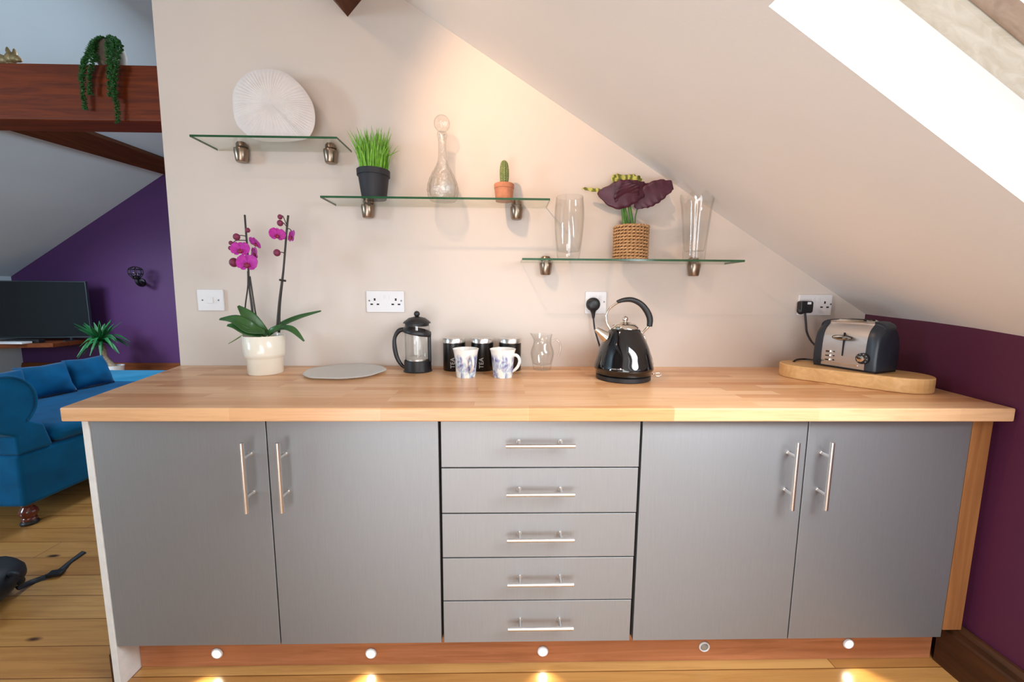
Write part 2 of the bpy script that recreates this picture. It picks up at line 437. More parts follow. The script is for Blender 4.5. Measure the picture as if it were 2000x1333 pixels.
def smoothpath(pts, n=6):
    """Catmull-Rom through pts (tuples of any length)"""
    P = [tuple(pts[0])] + [tuple(p) for p in pts] + [tuple(pts[-1])]
    out = []
    for i in range(1, len(P) - 2):
        for k in range(n):
            t = k / n
            out.append(tuple(0.5 * ((2 * b) + (-a + c) * t + (2 * a - 5 * b + 4 * c - d) * t * t + (-a + 3 * b - 3 * c + d) * t ** 3)
                             for a, b, c, d in zip(P[i - 1], P[i], P[i + 1], P[i + 2])))
    out.append(tuple(pts[-1])); return out

def tube(bm, pts, rad, seg=10, mi=0, n=6, flat=1.0, curve=True):
    """swept tube; rad float or list per point; flat squeezes the second axis"""
    if isinstance(rad, (int, float)): rad = [rad] * len(pts)
    q = [tuple(p) + (r,) for p, r in zip([tuple(p) for p in pts], rad)]
    if curve and len(q) > 2: q = smoothpath(q, n)
    P = [Vector(a[:3]) for a in q]; R = [a[3] for a in q]
    rings = []; up = None
    for i, p in enumerate(P):
        t = (P[min(i + 1, len(P) - 1)] - P[max(i - 1, 0)]).normalized()
        if up is None:
            up = Vector((0, 1, 0)) if abs(t.y) < 0.9 else Vector((1, 0, 0))
        u = (up - t * up.dot(t)).normalized(); up = u; v = t.cross(u)
        rings.append([bm.verts.new(p + v * (R[i] * cos(2 * pi * k / seg)) + u * (R[i] * flat * sin(2 * pi * k / seg))) for k in range(seg)])
    for A, Bq in zip(rings, rings[1:]):
        for k in range(seg): bm.faces.new((A[k], A[(k + 1) % seg], Bq[(k + 1) % seg], Bq[k])).material_index = mi
    bm.faces.new(rings[0]).material_index = mi; bm.faces.new(list(reversed(rings[-1]))).material_index = mi

def ball(bm, c, r, sx=1, sy=1, sz=1, mi=0, u=16, v=10):
    res = bmesh.ops.create_uvsphere(bm, u_segments=u, v_segments=v, radius=r)
    bmesh.ops.scale(bm, verts=res['verts'], vec=(sx, sy, sz)); bmesh.ops.translate(bm, verts=res['verts'], vec=c)
    for f in {f for vt in res['verts'] for f in vt.link_faces}: f.material_index = mi

def leaf(bm, pts, widths, nrm, thick=0.0015, fold=0.15, mi=0, n=5, ruffle=0.0, fq=9):
    """leaf blade along pts with half widths; nrm = approx. blade normal"""
    q = smoothpath([tuple(p) + (w,) for p, w in zip([tuple(p) for p in pts], widths)], n)
    P = [Vector(a[:3]) for a in q]; W = [max(a[3], 0.0003) for a in q]; nrm = Vector(nrm).normalized()
    K = 4; rows = []
    for i, p in enumerate(P):
        t = (P[min(i + 1, len(P) - 1)] - P[max(i - 1, 0)]).normalized()
        s = t.cross(nrm).normalized(); nn = s.cross(t).normalized()
        row = []
        for k in range(-K, K + 1):
            f = k / K
            rf = ruffle * abs(f) ** 2 * sin(i * fq / len(P) * 2 * pi + (1.7 if k > 0 else 0))
            row.append((p + s * (W[i] * f * (1 + 0.4 * rf / max(W[i], 1e-3))) + nn * (abs(f) ** 1.5 * W[i] * fold + rf), nn))
        rows.append(row)
    top = [[bm.verts.new(a + b * thick) for a, b in r] for r in rows]
    bot = [[bm.verts.new(a - b * thick) for a, b in r] for r in rows]
    for i in range(len(rows) - 1):
        for k in range(2 * K):
            bm.faces.new((top[i][k], top[i + 1][k], top[i + 1][k + 1], top[i][k + 1])).material_index = mi
            bm.faces.new((bot[i][k], bot[i][k + 1], bot[i + 1][k + 1], bot[i + 1][k])).material_index = mi
        for k in (0, 2 * K):
            bm.faces.new((top[i][k], bot[i][k], bot[i + 1][k], top[i + 1][k])).material_index = mi
    for i in (0, len(rows) - 1):
        for k in range(2 * K):
            bm.faces.new((top[i][k], top[i][k + 1], bot[i][k + 1], bot[i][k])).material_index = mi

def rounded_rect(x0, x1, z0, z1, r, n=6):
    out = []
    for cx, cz, a0 in ((x1 - r, z1 - r, 0), (x0 + r, z1 - r, 90), (x0 + r, z0 + r, 180), (x1 - r, z0 + r, 270)):
        for k in range(n + 1):
            a = radians(a0 + 90 * k / n); out.append((cx + r * cos(a), cz + r * sin(a)))
    return out

def cushion(bm, c, ex, ey, ez, hx, hy, hz, n=14, power=0.55, mi=0):
    """pillow: half sizes hx, hz face, hy thickness, along unit axes"""
    c, ex, ey, ez = map(Vector, (c, ex, ey, ez))
    grid = {}
    for s in (1, -1):
        for i in range(n + 1):
            for k in range(n + 1):
                u = -1 + 2 * i / n; v = -1 + 2 * k / n
                edge = i in (0, n) or k in (0, n)
                if s == -1 and edge: grid[s, i, k] = grid[1, i, k]; continue
                t = 0 if edge else ((1 - u * u) * (1 - v * v)) ** power
                pin = 1 - 0.09 * (1 - abs(u)) * (abs(v) ** 2) ; pin2 = 1 - 0.09 * (1 - abs(v)) * (abs(u) ** 2)
                w = 0.01 * noise.noise(Vector((u * 2, v * 2, c.y * 5)))
                grid[s, i, k] = bm.verts.new(c + ex * (u * hx * pin2) + ez * (v * hz * pin) + ey * (s * (hy * t + 0.003) + w))
    for s in (1, -1):
        for i in range(n):
            for k in range(n):
                q = [grid[s, i, k], grid[s, i + 1, k], grid[s, i + 1, k + 1], grid[s, i, k + 1]]
                bm.faces.new(q if s == 1 else q[::-1]).material_index = mi

def text_obj(name, body, size, loc, rot, mat, parent, extrude=0.0003):
    cu = bpy.data.curves.new(name, 'FONT'); cu.body = body; cu.size = size; cu.extrude = extrude
    cu.align_x = 'CENTER'; cu.align_y = 'CENTER'; cu.materials.append(mat)
    o = bpy.data.objects.new(name, cu); COL.objects.link(o)
    if parent is not None: o.parent = parent
    o.location = loc; o.rotation_euler = rot
    return o
def text_mesh(name, body, size, mat, parent, fn, spacing=1.0):
    """lettering turned into a mesh and bent by fn(x, y) -> Vector (parent-local)"""
    cu = bpy.data.curves.new(name, 'FONT'); cu.body = body; cu.size = size; cu.space_character = spacing
    cu.align_x = 'CENTER'; cu.align_y = 'CENTER'
    tmp = bpy.data.objects.new(name + '_tmp', cu); COL.objects.link(tmp)
    dg = bpy.context.evaluated_depsgraph_get(); me = bpy.data.meshes.new_from_object(tmp.evaluated_get(dg))
    bpy.data.objects.remove(tmp)
    bm = B(); bm.from_mesh(me)
    bmesh.ops.subdivide_edges(bm, edges=[e for e in bm.edges if e.calc_length() > size * 0.25], cuts=2)
    bmesh.ops.triangulate(bm, faces=bm.faces)
    for v in bm.verts: v.co = fn(v.co.x, v.co.y)
    return obj(name, bm, mat, parent, world=False)

# ------------------------------------------------------------------ the room
RS = 0.616            # roof slope
def roof(x, y):       # right roof soffit; dips a little towards the camera
    return 2.401 - RS * (x - 0.785) + 0.165 * min(y, 0.0)
RX, RZ = -1.838, roof(-1.838, 0)
LS = 0.6267
def roofl(x): return RZ - LS * (RX - x)
XL, YG, YB = -5.96, 4.2, -3.7
WT = 0.91             # worktop top

bm = B(); box(bm, XL - 0.1, 3.0, YB, YG + 0.1, -0.05, 0); struct('floor', bm, M['floor'], label='yellow-brown knotty pine floorboards')

# cream partition carrying the shelves
bm = B(); prism(bm, [(-0.248, 0, 0), (2.86, 0, 0), (2.86, 0, roof(2.86, 0)), (-0.205, 0, roof(-0.205, 0))], (0, 0.11, 0))
struct('wall_back', bm, M['cream'], label='cream partition wall behind the worktop and glass shelves')

# plum knee wall on the right (slightly bowed)
RW = [(2.812, 0.0), (2.780, -0.15), (2.738, -0.34), (2.710, -0.50), (2.692, -0.65), (2.685, -1.2), (2.67, YB)]
bm = B()
a = [bm.verts.new((x, y, 0)) for x, y in RW]; b = [bm.verts.new((x, y, roof(x, y))) for x, y in RW]
a2 = [bm.verts.new((x + 0.12, y, 0)) for x, y in RW]; b2 = [bm.verts.new((x + 0.12, y, roof(x + .12, y) + 0.02)) for x, y in RW]
for i in range(len(RW) - 1):
    bm.faces.new((a[i], a[i + 1], b[i + 1], b[i])); bm.faces.new((a2[i], b2[i], b2[i + 1], a2[i + 1]))
    bm.faces.new((b[i], b[i + 1], b2[i + 1], b2[i]))
struct('wall_right', bm, M['plum'], smooth=True, autosmooth=30, label='low plum purple wall under the sloping ceiling')

# sloping ceiling with the skylight hole
TL = Vector((1.628, -1.036, roof(1.628, -1.036)))
NR = Vector((RS, -0.165, 1)).normalized()
SD = Vector((0.853, 0.019, -0.522)); SD = (SD - NR * SD.dot(NR)).normalized()
TD = SD.cross(NR).normalized()
if TD.y > 0: TD = -TD
HL, HT = 1.02, 0.80
def hole(s, t, h=0.0): return TL + SD * s + TD * t + NR * h
bm = B()
outer = [Vector((RX, 0, roof(RX, 0))), Vector((2.90, 0, roof(2.90, 0))), Vector((2.90, YB, roof(2.90, YB))), Vector((RX, YB, roof(RX, YB)))]
inner = [hole(0, 0), hole(HL, 0), hole(HL, HT), hole(0, HT)]
ov = [bm.verts.new(p) for p in outer]; iv = [bm.verts.new(p) for p in inner]
for i in range(4): bm.faces.new((ov[i], ov[(i + 1) % 4], iv[(i + 1) % 4], iv[i]))
ceil_r = struct('ceiling', bm, M['ceil'], label='white sloping ceiling over the worktop')

# the part of the same slope beyond the partition, and the far slope of the living room
bm = B()
q = [(RX, 0, roof(RX, 0)), (2.95, 0, roof(2.95, 0)), (2.95, YG, roof(2.95, 0)), (RX, YG, roof(RX, 0))]
bm.faces.new([bm.verts.new(p) for p in q])
struct('ceiling_living_right', bm, M['livceil'], label='living room ceiling slope above the partition')
bm = B()
q = [(RX, YB, roof(RX, YB)), (RX, 0, RZ), (RX, YG, RZ), (XL - 0.1, YG, roofl(XL - 0.1)), (XL - 0.1, 0, roofl(XL - .1)), (XL - 0.1, YB, roofl(XL - 0.1))]
v = [bm.verts.new(p) for p in q]; bm.faces.new((v[0], v[1], v[4], v[5])); bm.faces.new((v[1], v[2], v[3], v[4]))
struct('ceiling_living_left', bm, M['livceil'], label='pale sloping living room ceiling')
bm = B(); prism(bm, [(XL, YG, 0), (3.0, YG, 0), (3.0, YG, 1.0), (RX, YG, RZ + 0.05), (XL, YG, roofl(XL))], (0, 0.1, 0))
struct('wall_far', bm, M['purple'], label='purple gable wall behind the television')
bm = B(); box(bm, XL - 0.1, XL, YB, YG, 0, roofl(XL)); struct('wall_left', bm, M['livceil'], label='pale low wall at the left of the living room')
bm = B(); prism(bm, [(XL - .1, YB, 0), (3.0, YB, 0), (3.0, YB, roof(3.0, YB)), (RX, YB, RZ), (XL - .1, YB, roofl(XL))], (0, -0.1, 0))
struct('wall_behind', bm, M['cream'], label='cream wall opposite the worktop')

# skylight: deep plastered reveal, pine frame, sash, pane
def ring_bars(bm, inset, wd, h0, hh):
    a, b = HL - 2 * inset, HT - 2 * inset
    obox(bm, hole(inset, inset, h0), SD * a, TD * wd, NR * hh); obox(bm, hole(inset, HT - inset - wd, h0), SD * a, TD * wd, NR * hh)
    obox(bm, hole(inset, inset + wd, h0), SD * wd, TD * (b - 2 * wd), NR * hh); obox(bm, hole(HL - inset - wd, inset + wd, h0), SD * wd, TD * (b - 2 * wd), NR * hh)
bm = B(); ring_bars(bm, 0.0, 0.053, 0.114, 0.055)
win = struct('window_1', bm, M['sill_pine'], label='roof window with pale wooden frame in the sloping ceiling')
bm = B()
w = 0.004
for s0, t0, ds, dt in ((0, 0, HL, 0), (0, HT, HL, 0), (0, 0, 0, HT), (HL, 0, 0, HT)):
    p = [hole(s0, t0, 0), hole(s0 + ds, t0 + dt, 0), hole(s0 + ds, t0 + dt, 0.114), hole(s0, t0, 0.114)]
    bm.faces.new([bm.verts.new(x) for x in p])
obj('window_reveal', bm, M['white_paint'], win)
bm = B(); ring_bars(bm, 0.0555, 0.040, 0.122, 0.045)
sash = obj('window_sash', bm, M['sash_wood'], win)
bm = B(); obox(bm, hole(0.0955, 0.0955, 0.150), SD * (HL - .191), TD * (HT - .191), NR * 0.006); obj('window_pane', bm, M['pane'], win)

# purlins, tie beam
def diamond(bm, x, zb, y0, y1, dy0, dy1, hw, h):
    A = [(x, y0, zb + dy0), (x + hw, y0, zb + h + dy0), (x, y0, zb + 2 * h + dy0), (x - hw, y0, zb + h + dy0)]
    Bq = [(x, y1, zb + dy1), (x + hw, y1, zb + h + dy1), (x, y1, zb + 2 * h + dy1), (x - hw, y1, zb + h + dy1)]
    va = [bm.verts.new(p) for p in A]; vb = [bm.verts.new(p) for p in Bq]
    bm.faces.new(va); bm.faces.new(vb[::-1])
    for i in range(4): bm.faces.new((va[i], va[(i + 1) % 4], vb[(i + 1) % 4], vb[i]))
bm = B(); diamond(bm, 0.556, 2.335, 0.0, YB, 0.0, 0.165 * YB, 0.105, 0.115)
tag(rebase(obj('roof_purlin', bm, M['purlin']), (0.556, 0, 2.335)), 'dark wooden roof timber whose corner pokes down at the top edge above the cream wall', 'beam')

bm = B(); box(bm, XL + 0.02, 1.4, 0.80, 0.98, 2.243, 2.556)
tb = obj('tie_beam', bm, M['beam'], bevel=0.008)
tag(rebase(tb, (-1, 0.9, 2.243)), 'thick red-brown wooden beam crossing the living room under the roof', 'beam')

bm = B()
for_y = lambda x, y: Vector((x, y, roofl(x)))
p0, p1 = for_y(-3.80, 0.99), for_y(-3.60, YG)
q0, q1 = for_y(-3.50, 0.99), for_y(-3.40, YG)
nl = Vector((-LS, 0, 1)).normalized()
prism(bm, [p0 - nl * .06, q0 - nl * .06, q1 - nl * .06, p1 - nl * .06], nl * 0.059)
tag(rebase(obj('rafter', bm, M['purlin']), p0), 'dark brown timber running along the pale living room ceiling below the red-brown beam', 'beam')

# skirtings
def board_profile(p, q, nrm, h, th, bm):
    p, q, nrm = Vector(p), Vector(q), Vector(nrm)
    prof = [(0, 0), (th, 0), (th, h - 0.035), (th * 0.75, h - 0.03), (th * 0.7, h - 0.012), (th * .35, h), (0, h)]
    prism(bm, [p + nrm * a_ + Vector((0, 0, z_)) for a_, z_ in prof], q - p)
bm = B(); board_profile((2.69, -0.563, 0), (2.672, YB, 0), (-1, 0, 0), 0.165, 0.030, bm)
struct('baseboard_right', bm, M['darkwood'], label='dark brown skirting board at the foot of the plum wall')
bm = B(); board_profile((XL, YG, 0), (2.8, YG, 0), (0, -1, 0), 0.17, 0.03, bm)
struct('baseboard_far', bm, M['darkwood_x'], label='brown skirting board at the foot of the purple gable wall')
bm = B(); board_profile((-0.0205, -0.615, 0), (-0.0205, -0.05, 0), (-1, 0, 0), 0.14, 0.016, bm)
struct('baseboard_left', bm, M['darkwood'], label='dark skirting board on the outside of the white end panel')
# raised strip standing in for the lowest shelf's shadow edge on the wall
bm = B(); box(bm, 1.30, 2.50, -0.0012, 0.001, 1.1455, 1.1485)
struct('shelf_shadow_line', bm, M['cream'], label='thin raised line on the cream wall standing in for the glass shelf shadow edge')

# ------------------------------------------------------------------ kitchen units
DY = -0.623; ZB = 0.143; DH = 0.1442; TOPD = 0.865
bm = B()
front = [(-0.042, -0.656), (2.683, -0.656), (2.709, -0.50), (2.737, -0.34), (2.779, -0.15), (2.81, -0.001), (-0.236, -0.001)]
prism(bm, [(x, y, 0.8702) for x, y in front], (0, 0, 0.0398))
wt = obj('worktop', bm, M['worktop'], bevel=0.004)
tag(rebase(wt, (0, 0, 0.87)), 'long beech block kitchen worktop on grey base units', 'worktop')

bm = B(); box(bm, -0.0200, -0.0015, DY - 0.002, -0.002, 0.0, 0.8698)
tag(rebase(obj('end_panel', bm, M['panel'], bevel=0.001), (-0.01, -0.3, 0)), 'white end panel closing the left end of the grey kitchen units', 'panel')
bm = B(); box(bm, 2.603, 2.664, DY, DY + 0.022, 0.168, 0.8698)
tag(rebase(obj('filler_post', bm, M['post'], bevel=0.001), (2.63, DY, 0.168)), 'upright wooden filler strip between the rightmost door and the plum wall', 'filler strip')
bm = B(); box(bm, 0.0, 2.655, -0.556, -0.538, 0.001, ZB - 0.001)
tag(rebase(obj('plinth', bm, M['plinth']), (1.3, -0.55, 0)), 'long wooden plinth board with round lights under the grey units', 'plinth')

def bar_handle(bm, p, q, out, rad=0.006, stand=0.034, inset=0.22):
    """bar from p to q (at stand-off) with two posts back to the door"""
    p, q, out = Vector(p), Vector(q), Vector(out)
    tube(bm, [p, q], rad, 14, curve=False)
    d = q - p
    for f in (inset, 1 - inset):
        c = p + d * f
        tube(bm, [c, c - out * stand], rad * 0.85, 12, curve=False)
        lathe(bm, [(0, 0), (rad * 1.15, 0), (rad * 1.15, 0.004), (0, 0.004)], c - out * stand - Vector((0, 0.0, 0)), 14, axis='y')

def cabinet(name, label, x0, x1, doors, drawers=0):
    r = thing(name, label, 'cabinet', ((x0 + x1) / 2, -0.3, ZB))
    bm = B(); t_ = 0.018
    box(bm, x0 + .001, x0 + t_, DY + .02, -0.01, ZB, 0.8695); box(bm, x1 - t_, x1 - .001, DY + .02, -0.01, ZB, 0.8695)
    box(bm, x0 + t_, x1 - t_, DY + .02, -0.01, ZB, ZB + t_); box(bm, x0 + t_, x1 - t_, -0.02, -0.01, ZB + t_, 0.8695)
    box(bm, x0 + t_, x1 - t_, DY + .02, DY + .06, 0.852, 0.8695)
    obj('body', bm, M['carcass_in'], r)
    return r
HY = DY - 0.036
def door(par, x0, x1, hpx):
    bm = B(); box(bm, x0 + 0.0018, x1 - 0.0018, DY, DY + 0.019, ZB, TOPD)
    d = obj('door', bm, M['door'], par, bevel=0.0012)
    (ax, ay), (bx, by) = hpx
    p, q = at(ax, ay, HY), at(bx, by, HY); x = (p.x + q.x) / 2
    bm = B(); bar_handle(bm, (x, HY, p.z), (x, HY, q.z), (0, -1, 0))
    h = obj('handle', bm, M['steel'], d, smooth=True, autosmooth=40); h['label'] = 'brushed steel bar handle'
cabL = cabinet('base_cabinet', 'double base cabinet with two silver-grey doors left of the drawers', 0.0, 1.0, 2)
door(cabL, 0.0, 0.5, ((472, 866), (481, 1003)))
door(cabL, 0.5, 1.0, ((542, 866), (551, 1002)))
dr = cabinet('drawer_unit', 'stack of five silver-grey drawers with horizontal bar handles between the door cabinets', 1.0, 1.6, 0)
for i, hy in enumerate((1229, 1143, 1056, 967, 872)):
    z0 = ZB + DH * i; z1 = z0 + DH - 0.0035
    gap = 0.003 if i < 4 else 0.003
    bm = B(); box(bm, 1.0 + 0.006, 1.6 - 0.005 - 0.0009 * (4 - i), DY, DY + 0.019, z0, min(z1, TOPD))
    d = obj('drawer', bm, M['drawer'], dr, bevel=0.0012)
    pc = at(1056, hy, HY)
    bm = B(); bar_handle(bm, (pc.x - 0.0995, HY, pc.z), (pc.x + 0.0995, HY, pc.z), (0, -1, 0), inset=0.19)
    h = obj('handle', bm, M['steel'], d, smooth=True, autosmooth=40); h['label'] = 'brushed steel bar handle'
cabR = cabinet('base_cabinet', 'double base cabinet with two silver-grey doors right of the drawers', 1.6, 2.602, 2)
door(cabR, 1.6, 2.1, ((1559, 865), (1547, 997)))
door(cabR, 2.1, 2.602, ((1627, 865), (1612, 997)))

PLY = -0.5565
def plinth_light(px, py, lit, label, grp):
    c = at(px, py, PLY)
    r = thing('plinth_light', label, 'light', (c.x, PLY, c.z), grp)
    bm = B(); lathe(bm, [(0.0, 0.0003), (0.0175, 0.0003), (0.0185, -0.002), (0.0170, -0.005), (0.0138, -0.0055), (0.0134, -0.003), (0.0, -0.003)], (0, 0, 0), 32, axis='y')
    obj('bezel', bm, M['socket'], r, world=False, smooth=True)
    bm = B(); lathe(bm, [(0, -0.0032), (0.0132, -0.0032), (0.010, -0.0058), (0, -0.0064)], (0, 0, 0), 24, axis='y')
    l = obj('lens', bm, M['lamp_on'] if lit else M['lamp_off'], r, world=False, smooth=True)
    l['label'] = 'glowing white lens' if lit else 'unlit grey lens'
    if lit:
        light('plinth_beam', 'SPOT', (c.x, PLY - 0.012, c.z), 0.9, (1.0, 0.93, 0.62), target=(c.x, PLY - 0.16, 0),
              spot_size=radians(110), spot_blend=0.8, shadow_soft_size=0.008)
plinth_light(425, 1276, True, 'lit round plinth light under the far left door', 'lit plinth lights')
plinth_light(725, 1276, True, 'lit round plinth light under the second door from the left', 'lit plinth lights')
plinth_light(1060, 1272, True, 'lit round plinth light centred below the drawers', 'lit plinth lights')
plinth_light(1375, 1263, False, 'unlit round plinth light right of the drawers', None)
plinth_light(1656, 1257, True, 'lit round plinth light below the far right door', 'lit plinth lights')

# ------------------------------------------------------------------ glass shelves
GD = 0.151
def shelf(x0, L, z, brs, label):
    r = thing('glass_shelf', label, 'shelf', (x0 + L / 2, 0, z), 'glass wall shelves')
    h = 0.008
    bm = B(); box(bm, x0, x0 + L, -GD, -0.002, z - h, z)
    bm.normal_update()
    for f in bm.faces:
        f.material_index = 0 if abs(f.normal.z) > 0.5 else 1
    bmesh.ops.recalc_face_normals(bm, faces=bm.faces)
    for f in bm.faces: f.material_index = 0 if (abs(f.normal.z) > 0.5 or f.normal.y > 0.5) else 1
    obj('glass_panel', bm, [M['shelf_glass'], M['edge_glass']], r)
    for px in brs:
        bx = at(px, 300, -0.03).x if z > 1.7 else at(px, 405, -0.03).x if z > 1.5 else at(px, 515, -0.03).x
        bm = B(); yc = -0.029
        lathe(bm, [(0, z - h - 0.052), (0.019, z - h - 0.052), (0.022, z - h - 0.048), (0.027, z - h - 0.008), (0.026, z - h - 0.0005), (0.0, z - h - 0.0005)], (bx, yc, 0), 28)
        lathe(bm, [(0, z + 0.0005), (0.0215, z + 0.0005), (0.021, z + 0.012), (0.016, z + 0.019), (0, z + 0.021)], (bx, yc + 0.006, 0), 28)
        box(bm, bx - 0.012, bx + 0.012, yc + 0.008, -0.0005, z - 0.045, z + 0.014)
        b_ = obj('bracket', bm, M['nickel'], r, smooth=True, autosmooth=45)
        b_['label'] = 'satin nickel shelf clamp'
Z1, Z2, Z3 = 1.821, 1.604, 1.374
shelf(0.001, 0.551, Z1, (471, 645), 'shortest glass shelf, the upper left one under the round white plate')
shelf(0.478, 0.890, Z2, (718, 1009), 'middle glass shelf holding the grass pot, decanter and cactus')
shelf(1.261, 0.895, Z3, (1066, 1356), 'lowest glass shelf holding two glass vases and a basket plant')

# ---- round ribbed plate on shelf 1
def ribbed_plate():
    yc = -0.085; c = at(535, 214, yc); s = S(yc, 1.9)
    outline = [(458, 218), (461, 190), (478, 165), (502, 152), (535, 149), (563, 156), (590, 178), (607, 203), (613, 225), (611, 250), (600, 270), (583, 277), (540, 280.5), (497, 277), (470, 258), (460, 240)]
    pts = [((x - 535) / s, (214 - y) / s) for x, y in outline]
    pts = smoothpath([p for p in pts] + [pts[0]], 12)[:-1]
    dz = Z1 + 0.0005 - (c.z + min(p[1] for p in pts))
    n = len(pts); bm = B(); rings = 16; front = []
    for r_ in range(rings + 1):
        f = r_ / rings; row = []
        for i, (x, z) in enumerate(pts):
            a = math.atan2(z, x)
            rib = 0.0015 * (1 if (i % 3) == 0 else -0.6) * min(1, f * 1.6) + 0.0008 * f * noise.noise(Vector((x * f * 60, z * f * 60, 0)))
            y = -0.022 * (1 - f ** 2.2) ** 0.8 + rib * (1 if f < 0.99 else 0)
            row.append(bm.verts.new((c.x + x * f, yc + y - 0.002 * 1, c.z + z * f + dz)) if r_ else None)
        if r_ == 0:
            cv = bm.verts.new((c.x, yc - 0.024, c.z + dz)); front.append([cv] * n)
        else: front.append(row)
    back = [bm.verts.new((c.x + x * 0.9, yc + 0.016, c.z + z * 0.9 + dz)) for x, z in pts]
    for r_ in range(rings):
        for i in range(n):
            j = (i + 1) % n
            if r_ == 0: bm.faces.new((front[0][0], front[1][i], front[1][j]))
            else: bm.faces.new((front[r_][i], front[r_][j], front[r_ + 1][j], front[r_ + 1][i]))
    for i in range(n):
        j = (i + 1) % n; bm.faces.new((front[-1][i], front[-1][j], back[j], back[i]))
    bm.faces.new(back)
    o = obj('ribbed_vase', bm, M['coral_white'], smooth=True, autosmooth=50)
    tag(rebase(o, (c.x, yc, Z1)), 'flat round white ceramic piece with radiating ribs on the upper left glass shelf', 'ornament')
ribbed_plate()

# ---- grass pot
def grass_pot():
    yc = -0.100; c = at(731, 385, yc); s = S(yc, 1.66); X = c.x; k = 1 / s
    r = thing('potted_grass', 'bright green grass plant in a black pot on the middle glass shelf', 'potted plant', (X, yc, Z2))
    h = (384 - 331) * k
    bm = B(); lathe(bm, [(0, 0.0005), (22.5 * k, 0.0005), (23 * k, 0.002), (28.5 * k, h * 0.80), (30.5 * k, h * 0.80), (31 * k, h), (28.5 * k, h), (27.5 * k, h * 0.85), (0, h * 0.85)], (X, yc, Z2), 40)
    obj('pot', bm, M['matte_black'], r, smooth=True, autosmooth=35)
    bm = B(); random.seed(3)
    for i in range(330):
        a = random.uniform(0, 2 * pi); rr = 25 * k * math.sqrt(random.random())
        bx, by = rr * cos(a), rr * sin(a)
        H = random.uniform(38, 76) * k; lean = random.uniform(0.05, 0.30)
        tx = bx * (1 + 1.0 * random.random()) + random.gauss(0, 6 * k); ty = by * 1.3 + random.gauss(0, 4 * k)
        if i == 5: tx, ty, H = 54 * k, -8 * k, 36 * k
        p = [(X + bx, yc + by, Z2 + h * .85), (X + bx + (tx - bx) * .3, yc + by + (ty - by) * .3, Z2 + h + H * .5), (X + tx, yc + ty, Z2 + h + H)]
        w_ = random.uniform(1.1, 2.0) * k
        leaf(bm, p, [w_ * .9, w_, 0.0002], (random.uniform(-.5, .5), -1, 0.1), 0.0002, 0.3, n=2) if i < 120 else None
        if i >= 120:
            q = smoothpath(p, 3); d = Vector((cos(a * 3), -abs(sin(a * 3)) * .3, 0)).normalized()
            prev = None
            for m_, pt in enumerate(q):
                ww = w_ * (1 - m_ / (len(q) - 0.99)) + 0.0001
                cur = (bm.verts.new(Vector(pt) - d * ww), bm.verts.new(Vector(pt) + d * ww))
                if prev: bm.faces.new((prev[0], prev[1], cur[1], cur[0]))
                prev = cur
    obj('grass_blades', bm, M['grass_leaf'], r)
grass_pot()

# ---- decanter
def decanter():
    yc = -0.085; s = S(yc, 1.75); k = 1 / s; X = at(865, 385, yc).x
    Z = lambda py: Z2 + (385 - py) * k
    r = thing('decanter', 'cut crystal decanter with round ball stopper on the middle glass shelf', 'decanter', (X, yc, Z2))
    def facet(a, rr, z):
        return (rr * (1 + 0.035 * cos(12 * a + (z - Z2) * 260) * (1 if z < Z(325) else 0.3)), z)
    outp = [(0, Z2 + .0006), (24 * k, Z2 + .0006), (27 * k, Z(380)), (30 * k, Z(368)), (28 * k, Z(352)), (21 * k, Z(335)), (13 * k, Z(320)), (8.5 * k, Z(306)), (7.5 * k, Z(285)), (8 * k, Z(268)), (9.5 * k, Z(264)), (9 * k, Z(258))]
    inp = [(6.5 * k, Z(258)), (5.5 * k, Z(270)), (5.5 * k, Z(304)), (11 * k, Z(320)), (19 * k, Z(337)), (25 * k, Z(353)), (26.5 * k, Z(368)), (23 * k, Z(377)), (0, Z(378))]
    sp = smoothpath(outp[1:], 4)
    bm = B(); lathe(bm, [outp[0]] + sp + inp, (X, yc, 0), 60, fn=facet)
    obj('bottle', bm, M['cut_glass'], r, smooth=True)
    bm = B(); ball(bm, (X, yc, Z(241)), 15.5 * k, u=20, v=14)
    tube(bm, [(X, yc, Z(257)), (X, yc, Z(270))], [5 * k, 4 * k], 14, curve=False)
    obj('stopper', bm, M['cut_glass'], r)
decanter()

# ---- cactus
def cactus():
    yc = -0.085; s = S(yc, 1.68); k = 1 / s; X = at(984.5, 385, yc).x
    r = thing('potted_cactus', 'small green column cactus in a terracotta pot on the middle glass shelf', 'potted plant', (X, yc, Z2))
    H = 33 * k
    bm = B(); lathe(bm, [(0, .0005), (15.5 * k, .0005), (16.5 * k, .001), (18.5 * k, H * .72), (19.3 * k, H * .74), (19.5 * k, H * .97), (18.8 * k, H), (16.5 * k, H), (16 * k, H * .85), (0, H * .85)], (X, yc, Z2), 36)
    obj('pot', bm, M['terracotta'], r, smooth=True, autosmooth=40)
    bm = B(); prof = [(0, H * .84), (6.5 * k, H * .84), (8.2 * k, H + 14 * k), (8 * k, H + 28 * k), (6.5 * k, H + 38 * k), (4 * k, H + 43 * k), (0, H + 45 * k)]
    lathe(bm, prof[:1] + smoothpath(prof[1:], 4), (X - 0 * k, yc, Z2), 64, fn=lambda a, rr, z: (rr * (1 + 0.11 * cos(9 * a)), z))
    cc = obj('cactus_stem', bm, M['cactus'], r, smooth=True)
    bm = B()
    for j in range(9):
        for m_ in range(9):
            a = 2 * pi * j / 9; z = H + (2 + 4.4 * m_) * k; rr = 8.6 * k * (1 if m_ < 7 else .75)
            ball(bm, (X + rr * cos(a), yc + rr * sin(a), Z2 + z), 0.7 * k, u=5, v=4)
    obj('spines', bm, M['spine'], cc)
cactus()

